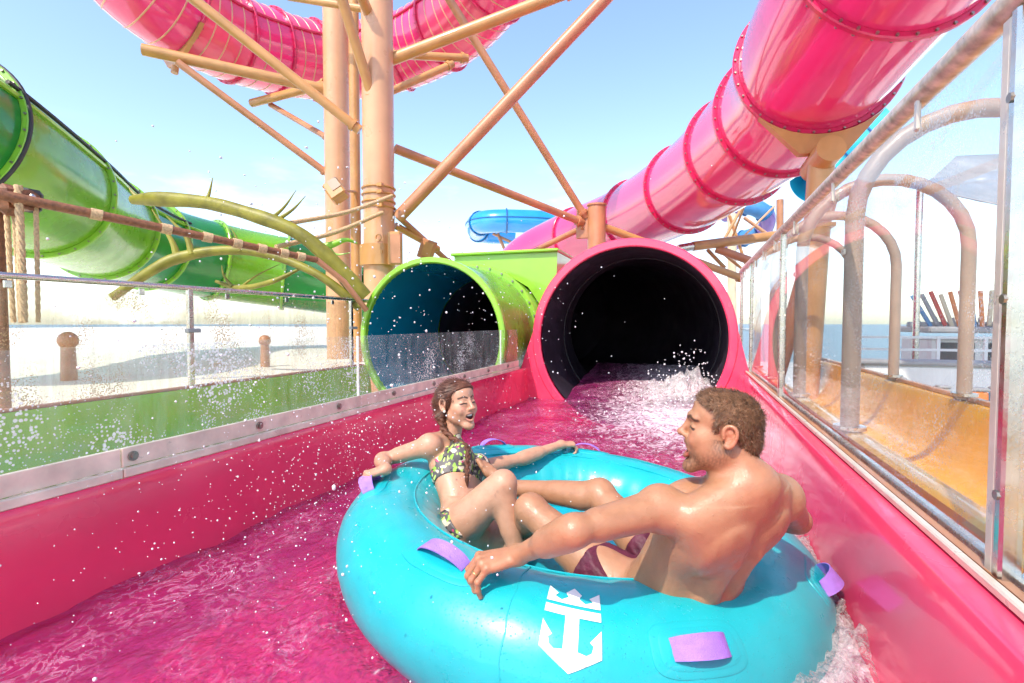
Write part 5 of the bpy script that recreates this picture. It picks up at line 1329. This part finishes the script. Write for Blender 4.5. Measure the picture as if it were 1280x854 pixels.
# hair: a close cap with thousands of short hairs
g = .93; hb = Body(); hb.ell(mH(0, -.011*g, .031*g), V3(.0775, .0895, .0800)*g, mH.mat(), 0); hb.ell(mH(0, .040*g, .048*g), V3(.062, .050, .055)*g, mH.mat(), .03); hb.cap(mH(0, -.060*g, -.03*g), mH(0, -.058*g, -.055*g), .040, .036, .03)
hp_poly = [(.066, .120), (.082, .078), (.060, .060), (.040, .052), (.034, .022), (.024, -.002), (.012, -.006), (.010, .022), (-.006, .034), (-.030, .026), (-.034, -.004), (-.044, -.040), (-.060, -.074), (-.12, -.078), (-.14, .05), (-.05, .16)]
F, lo_, h_ = hb.sample(mH.o - .14, mH.o + .15, .0034)
n = F.shape; X, Y, Z = np.meshgrid(*[lo_[i] + h_*np.arange(n[i]) for i in range(3)], indexing='ij'); Pq = np.stack([X.ravel(), Y.ravel(), Z.ravel()], 1); Lq = mH.loc(Pq)/g
G = np.maximum(F.ravel(), poly_sd(Lq[:, 1] + .10*np.abs(Lq[:, 0])*(Lq[:, 2] > .03), Lq[:, 2], hp_poly)+.002).reshape(n).astype(np.float32)
Vh, Qh = net(G, lo_, h_); Vh = relax(Vh, Qh, 2); 
obj('hair', npmesh('hair', Vh, Qh), M['hair_m'], man)
Nh = vnormals(Vh, Qh); out = ((Vh - mH(0, -.015, .0))*Nh).sum(1) > .02
strandmesh('hair', [blades(Vh[out], Nh[out], lambda P: np.tile(mH.f*.5 - mH.u*.65, (len(P), 1)) + .9*np.outer((mH.loc(P)[:, 2] > .07), mH.f*.5+mH.u*.6), 14000, .012, .0006, 11, .42, .45)], M['strand_m'], man)
# teeth
def teeth(H, g, parent, mz):
    mb = MB()
    for i in range(-5, 5):
        t = (i+.5)/4.6; x = t*.024; y = .0885 - .016*t*t
        mb.box(Vector(H(x*g, y*g, (mz+.0035+.001*t*t)*g)), (.0053*g, .004*g, .0100*g), M=Matrix([H.r, H.f, H.u]).transposed(), bev=.001)
    mb.build('teeth', M['teeth'], parent)
teeth(mH, .93, man, -.064)
# ring on the left ring finger
a, b = gripL[2][0]; c = a + (b-a)*.55; d = nrm(b-a); u = nrm(np.cross(d, V3(.3, .2, .9))); w = np.cross(d, u)
mb = MB(); mb.tube([Vector(c + (u*math.cos(t)+w*math.sin(t))*.0112) for t in [2*math.pi*i/28 for i in range(28)]], .0018, 8, closed=True, up=tuple(d)); mb.build('ring', M['gold'], man, True)

# ---- the woman
wom = thing('person', 'woman in a leaf print swimsuit with a long braid, laughing with arms along the raft', 'person')
wP = V3(-.850, 1.895, .130); wN = V3(-1.078, 2.205, .445)
Tw = Frame(wP, (.93, -.36, 0), wN-wP); wB = Body(); A2 = Tw.mat()
wH = Frame((-1.030, 2.185, .622), (.91, -.40, .09), (-.10, .04, 1)); wH.jaw = .011
def W_(c, r, k, sub=False): wB.ell(Tw(*c), r, A2, k, sub)
W_((0, 0, .02), (.155, .105, .11), 0); W_((0, .005, .15), (.112, .082, .12), .06); W_((0, 0, .29), (.130, .092, .15), .06); W_((0, -.03, .37), (.130, .058, .09), .05)
for s in (-1, 1):
    W_((s*.075, -.055, -.03), (.088, .080, .085), .04)
    W_((s*.066, .078, .315), (.060, .052, .058), .025)
    wB.cap(Tw(s*.02, -.01, .50), Tw(s*.135, -.005, .420), .032, .034, .05)
    wB.cap(Tw(s*.015, .045, .430), Tw(s*.12, .02, .428), .014, .014, .02)
wS_R = Tw(.158, .0, .380); wS_L = Tw(-.158, .0, .380)
wB.cap(Tw(0, -.015, .45), wH(0, -.020, -.055), .047, .044, .03)
pR = TP(*HAND['left'], .045); pL = TP(*HAND['back'], .035)
wW_R = V3(*pR) + V3(.055, .05, .022); wE_R, wW_R = ik(wS_R, wW_R, .255, .235, (-.6, .8, -.1))
limb_arm(wB, wS_R, wE_R, wW_R, .84, .97)
hand(wB, wW_R, nrm(V3(*pR)-wW_R + V3(-.03, -.02, 0)), (.1, .1, -1), (-.6, .75, 0), .88, curl=(46, 66, 45), thumb=(.4, 35))
wW_L = V3(*pL) + V3(-.05, -.06, .030); wE_L, wW_L = ik(wS_L, wW_L, .285, .262, (.2, -.5, -.8))
limb_arm(wB, wS_L, wE_L, wW_L, .86, .97)
hand(wB, wW_L, nrm(V3(*pL)-wW_L + V3(.03, .02, 0)), (.0, .1, -1), (-.6, .6, 0), .88, curl=(44, 62, 42), thumb=(.4, 35))
wH_R = Tw(.085, .02, -.01); wH_L = Tw(-.085, .02, -.01)
wK_R = V3(-.672, 1.835, .375); wA_R = V3(-.590, 1.800, .050); wK_L = V3(-.545, 1.960, .130); wA_L = V3(-.23, 1.90, .07)
limb_leg(wB, wH_R, wK_R, wA_R, .88, .98); limb_leg(wB, wH_L, wK_L, wA_L, .86, .92)
foot(wB, wA_R, (.95, -.25, -.05), (0, 0, 1), .86); foot(wB, wA_L, (.9, -.1, .4), (-.4, 0, .9), .86)
head(wB, wH, False, wH.jaw)
def wom_col(P):
    C = np.tile(np.array([.51, .275, .175]), (len(P), 1))
    C = paint(C, np.clip(.5+.5*vnoise(P, 24, 2), 0, 1)*.3, (.57, .31, .20))
    for p, r in ((wK_R, .06), (wE_L, .045), (wE_R, .045)): C = paint(C, sm(np.linalg.norm(P-p, axis=1), .02, r)*.3, (.56, .24, .15))
    return face_paint(C, P, wH, False)
finish(wB, (-1.42, 1.55, -.05), (-.06, 2.90, .79), VOX, 'body', wom, M['skin_w'], wom_col, [(wH(0, 0, -.01), .145, .0019)])
def top_reg(P):
    L = Tw.loc(P); x, y, z = L[:, 0], L[:, 1], L[:, 2]
    front = poly_sd(x, z, [(-.17, .235), (-.165, .335), (-.085, .385), (-.058, .445), (-.035, .470), (0, .452), (.035, .470), (.058, .445), (.085, .385), (.165, .335), (.17, .235), (0, .225)])
    front = np.maximum(front, -y-.01)
    band = np.maximum(np.abs(z-.262)-.028, y-.01)
    d = np.minimum(front, band)
    arm = np.minimum(sdist_cap(P, wS_R, wE_R), sdist_cap(P, wS_L, wE_L)) - .062
    return np.maximum(np.maximum(d, -arm), wH.loc(P)[:, 2] + .142)
cloth(wB, wP + V3(-.36, -.02, .04), wP + V3(.16, .48, .46), .0036, top_reg, .006, 'swim_top', wom, M['print'], lambda P: .0015*vnoise(P, 110, 8))
def bot_reg(P):
    L = Tw.loc(P); x, y, z = np.abs(L[:, 0]), L[:, 1], L[:, 2]
    th = np.maximum((P-wH_R)@nrm(wK_R-wH_R), (P-wH_L)@nrm(wK_L-wH_L)) - .035
    return np.maximum(np.maximum(z-.055, th), np.maximum(-z-.02-.75*(x-.06), -(z+.12)))
cloth(wB, wP + V3(-.26, -.24, -.12), wP + V3(.24, .24, .20), .004, bot_reg, .005, 'swim_bottom', wom, M['print'])
teeth(wH, .94, wom, -.064)
# hair drawn back from the face into a braid over the near shoulder
hb = Body(); g = .94
hb.ell(wH(0, -.018*g, .032*g), V3(.0825, .0990, .0850)*g, wH.mat(), 0); hb.ell(wH(0, .036*g, .052*g), V3(.064, .052, .054)*g, wH.mat(), .03)
hb.cap(wH(.03, -.075, .0), wH(.050, -.045, -.055), .040, .028, .03)
wpoly = [(.070, .130), (.088, .085), (.078, .066), (.052, .050), (.036, .020), (.022, -.006), (.006, -.022), (-.010, -.030), (-.030, -.075), (-.09, -.10), (-.16, -.05), (-.15, .08), (-.05, .17)]
F, lo_, h_ = hb.sample(wH.o - .16, wH.o + .16, .0034)
n = F.shape; X, Y, Z = np.meshgrid(*[lo_[i] + h_*np.arange(n[i]) for i in range(3)], indexing='ij'); Pq = np.stack([X.ravel(), Y.ravel(), Z.ravel()], 1); Lq = wH.loc(Pq)
rid = .0016*np.sin(Lq[:, 2]*520 + 60*Lq[:, 1] + 9*np.sin(Lq[:, 1]*70))
G = np.maximum(F.ravel() + rid, poly_sd(Lq[:, 1] + .10*np.abs(Lq[:, 0])*(Lq[:, 2] > .03), Lq[:, 2], wpoly)+.002).reshape(n).astype(np.float32)
Vh, Qh = net(G, lo_, h_); Vh = relax(Vh, Qh, 1)
obj('hair', npmesh('hair', Vh, Qh), M['hair_w'], wom)
Nh = vnormals(Vh, Qh); out = (((Vh - wH(0, -.015, .0))*Nh).sum(1) > .02) & (wH.loc(Vh)[:, 1] < .062)
strandmesh('hair', [blades(Vh[out], Nh[out], lambda P: np.tile(-wH.f*1.0 - wH.u*.5, (len(P), 1)), 9000, .040, .0007, 12, .05, .09)], M['strand_w'], wom)
br = catmull([tuple(wH(.045, -.055, -.040)), tuple(wH(.066, -.040, -.080)), tuple(wH(.078, -.008, -.125)), tuple(Tw(.082, .085, .385)), tuple(Tw(.084, .128, .325)), tuple(Tw(.086, .118, .25)), tuple(Tw(.088, .105, .19))], 12)
mb = MB(); nb = len(br)
for s_ in range(3):
    pts, rr = [], []
    for i in range(nb):
        t = i/(nb-1); ph = t*26 + 2*math.pi*s_/3; d = (br[min(i+1, nb-1)]-br[max(i-1, 0)]).normalized()
        u = Vector(Tw.r); u = (u - d*u.dot(d)).normalized(); w = d.cross(u); am = .0125*(1-.45*t)
        pts.append(br[i] + u*am*math.sin(ph) + w*am*.55*math.sin(2*ph)); rr.append((.0115*(1-.5*t)))
    mb.tube(catmull(pts, 3), [rr[min(int(i/3), nb-1)] for i in range((nb-1)*3+1)], 10)
bo = mb.build('braid', M['hair_w'], wom, True)
pts = [br[-1], br[-1] + Vector((0, 0, -.02)), br[-1] + Vector((.004, -.002, -.05))]
mb = MB(); mb.tube(catmull(pts, 4), [.006, .009, .010, .010, .010, .008, .006, .004, .001], 10); mb.build('braid_tip', M['hair_w'], bo, True)
mb = MB(); mb.ball(Vector(wH(.083*g, -.004, -.032)), .0065, 12); mb.build('earring', M['pearl'], wom, True)

# ------------------------------------------------------------------ foam and flying spray
def foam_mat(name, lo_, hi_, sc_):
    m = bpy.data.materials.new(name); m.use_nodes = True; N, L = m.node_tree.nodes, m.node_tree.links
    b = N['Principled BSDF']; out = N['Material Output']
    b.inputs['Base Color'].default_value = (.74, .71, .70, 1); b.inputs['Roughness'].default_value = .35; b.inputs['Subsurface Weight'].default_value = .0
    tcn = N.new('ShaderNodeTexCoord'); n1 = N.new('ShaderNodeTexNoise'); n1.inputs['Scale'].default_value = sc_; n1.inputs['Detail'].default_value = 9; n1.inputs['Roughness'].default_value = .75; n1.inputs['Distortion'].default_value = 1.4
    L.new(tcn.outputs['Object'], n1.inputs['Vector'])
    at_ = N.new('ShaderNodeAttribute'); at_.attribute_name = 'foam'
    ad = N.new('ShaderNodeMath'); ad.operation = 'MULTIPLY_ADD'; ad.inputs[1].default_value = .45; L.new(at_.outputs['Fac'], ad.inputs[0]); L.new(n1.outputs['Fac'], ad.inputs[2])
    mr_ = N.new('ShaderNodeMapRange'); mr_.inputs['From Min'].default_value = lo_; mr_.inputs['From Max'].default_value = hi_; L.new(ad.outputs[0], mr_.inputs['Value'])
    tr_ = N.new('ShaderNodeBsdfTransparent'); mx_ = N.new('ShaderNodeMixShader'); L.new(mr_.outputs['Result'], mx_.inputs['Fac']); L.new(tr_.outputs[0], mx_.inputs[1])
    tl = N.new('ShaderNodeBsdfTranslucent'); tl.inputs['Color'].default_value = (.85, .85, .86, 1); m2 = N.new('ShaderNodeMixShader'); m2.inputs['Fac'].default_value = .35
    L.new(b.outputs[0], m2.inputs[1]); L.new(tl.outputs[0], m2.inputs[2]); L.new(m2.outputs[0], mx_.inputs[2]); L.new(mx_.outputs[0], out.inputs['Surface'])
    n2 = N.new('ShaderNodeTexNoise'); n2.inputs['Scale'].default_value = sc_*3; n2.inputs['Detail'].default_value = 6; L.new(tcn.outputs['Object'], n2.inputs['Vector'])
    bp = N.new('ShaderNodeBump'); bp.inputs['Strength'].default_value = .9; bp.inputs['Distance'].default_value = .03; L.new(n2.outputs['Fac'], bp.inputs['Height']); L.new(bp.outputs['Normal'], b.inputs['Normal'])
    return m
M['foam'] = foam_mat('churned white water', .68, 1.02, 13)
M['foam_fine'] = foam_mat('lacy foam', .60, .95, 34)
mb = MB(); v, f, fa = [], [], []; n1, n2 = 110, 130
def swell(x, y):
    """white water bursting out of the tunnel, highest against its right side"""
    h = .46*math.exp(-((x-.02)/.34)**2)*math.exp(-((y-6.55)/.42)**2) + .22*math.exp(-((x+.45)/.45)**2)*math.exp(-((y-6.25)/.5)**2) + .16*math.exp(-((x-.1)/.4)**2)*math.exp(-((y-5.2)/.7)**2)
    return h
for j in range(n2+1):
    y = 4.1 + 3.2*j/n2
    for i in range(n1+1):
        x = -1.35 + (1.72 if y < MY-.15 else 1.62)*i/n1
        h = swell(x, y); t = fbm(x*4.3, y*3.4, 2.0, 5); t2 = fbm(x*15, y*11, 7.0, 4)
        z = h*(.62 + .75*abs(t)) + .05*t2*min(1, h*6) - .012
        v.append((x + .03*t2, y + .06*t, z)); fa.append(min(1, h*3.0) - .15)
for j in range(n2):
    for i in range(n1): a = j*(n1+1)+i; f.append((a, a+1, a+n1+2, a+n1+1))
mb.add(v, f); me = mb.mesh('white_water', True); at = me.attributes.new('foam', 'FLOAT', 'POINT'); at.data.foreach_set('value', fa)
tag(obj('white_water', me, M['foam']), 'white water bursting out of the pink tunnel mouth', 'foam', kind='stuff')
# froth between the raft and the right wall
mb = MB(); v, f, fa = [], [], []; n1, n2 = 26, 150
for j in range(n2+1):
    th = R(-95) + R(150)*j/n2
    for i in range(n1+1):
        q = i/n1; r = .90 + .26*q; x, y = RC[0]+r*math.cos(th), RC[1]+r*math.sin(th); x = min(x, .492)
        t = fbm(x*9, y*9, 3, 5); z = .025 + .06*math.exp(-((q-.15)/.3)**2)*(.45+.7*abs(t)) + .02*fbm(x*26, y*26, 1, 3) + .04*max(0, (x-.38)/.1)*(.4+t)
        v.append((x, y, z)); fa.append(.55*(1-q*.75) + .25*max(0, math.sin(th*1.0+.9)) - .05)
for j in range(n2):
    for i in range(n1): a = j*(n1+1)+i; f.append((a, a+1, a+n1+2, a+n1+1))
mb.add(v, f); me = mb.mesh('raft_froth', True); at = me.attributes.new('foam', 'FLOAT', 'POINT'); at.data.foreach_set('value', fa)
tag(obj('raft_froth', me, M['foam_fine']), 'lacy white froth between the raft and the right trough wall', 'foam', kind='stuff')

def drop_mat():
    m, N, L, b = newmat('flying water drops'); tcn = N.new('ShaderNodeTexCoord'); n1 = N.new('ShaderNodeTexNoise'); n1.inputs['Scale'].default_value = 9
    L.new(tcn.outputs['Object'], n1.inputs['Vector']); cr = N.new('ShaderNodeValToRGB'); cr.color_ramp.elements[0].color = (.80, .84, .87, 1); cr.color_ramp.elements[1].color = (.95, .95, .95, 1)
    L.new(n1.outputs['Fac'], cr.inputs['Fac']); L.new(cr.outputs['Color'], b.inputs['Base Color'])
    b.inputs['Roughness'].default_value = .08; b.inputs['Transmission Weight'].default_value = .25; b.inputs['IOR'].default_value = 1.33; b.inputs['Specular IOR Level'].default_value = .8
    return m
M['drop'] = drop_mat()
rg = np.random.default_rng(21)
ico = MB(); ico.ball((0, 0, 0), 1, 6); icv = np.array(ico.v); icf = ico.f
def spray(name, lab, pts, rads):
    vs, fs, o = [], [], 0
    for p, r in zip(pts, rads):
        s = np.array([1, 1, 1]) + rg.normal(size=3)*.22
        vs.append(icv*r*s + p); fs += [tuple(i+o for i in ff) for ff in icf]; o += len(icv)
    me = bpy.data.meshes.new(name); me.from_pydata(np.concatenate(vs).tolist(), [], fs); me.update(); me.polygons.foreach_set('use_smooth', np.ones(len(me.polygons), bool))
    tag(obj(name, me, M['drop']), lab, 'spray', kind='stuff')
P_, R_ = [], []
def cloud(n, c, s, rlo, rhi):
    k = 0
    while k < n:
        p = np.array(c) + rg.normal(size=3)*np.array(s)
        if p[2] < .05 or p[0] < -1.95 or p[0] > .5 or p[1] < .6: continue
        P_.append(p); R_.append(rlo*(rhi/rlo)**(rg.uniform()**2.2)); k += 1
cloud(620, (-1.35, 1.75, .42), (.26, .40, .25), .0013, .0042)
cloud(420, (-1.2, 1.35, .45), (.35, .40, .30), .0011, .0034)
cloud(260, (-.95, 1.5, .62), (.40, .45, .30), .0012, .0036)
cloud(60, (-1.3, 2.7, .75), (.55, .8, .35), .0022, .0065)
cloud(160, (-1.55, 3.6, .95), (.30, 1.1, .30), .0024, .0075)
cloud(220, (-1.28, 1.72, .55), (.07, .09, .20), .0010, .0030)
cloud(60, (-.95, 1.05, .55), (.28, .16, .22), .0016, .0050)
spray('spray_drops', 'white water drops flying over the left side of the raft and the woman', P_, R_)
P_, R_ = [], []
for i in range(420):
    x, y = rg.normal(-.1, .45), rg.normal(6.0, .6); P_.append(np.array([min(x, .45), y, max(.03, swell(x, y)*rg.uniform(.7, 1.5) + abs(rg.normal())*.05)])); R_.append(rg.uniform(.004, .013))
spray('tunnel_spray', 'drops thrown up by the white water at the tunnel mouth', P_, R_)
P_, R_ = [], []
for i in range(130):
    P_.append(np.array([rg.uniform(-4.6, -2.6), rg.uniform(3.0, 6.5), rg.uniform(.9, 2.6)])); R_.append(rg.uniform(.006, .014))
spray('far_spray', 'scattered drops in the air in front of the green tube and vine arms', P_, R_)
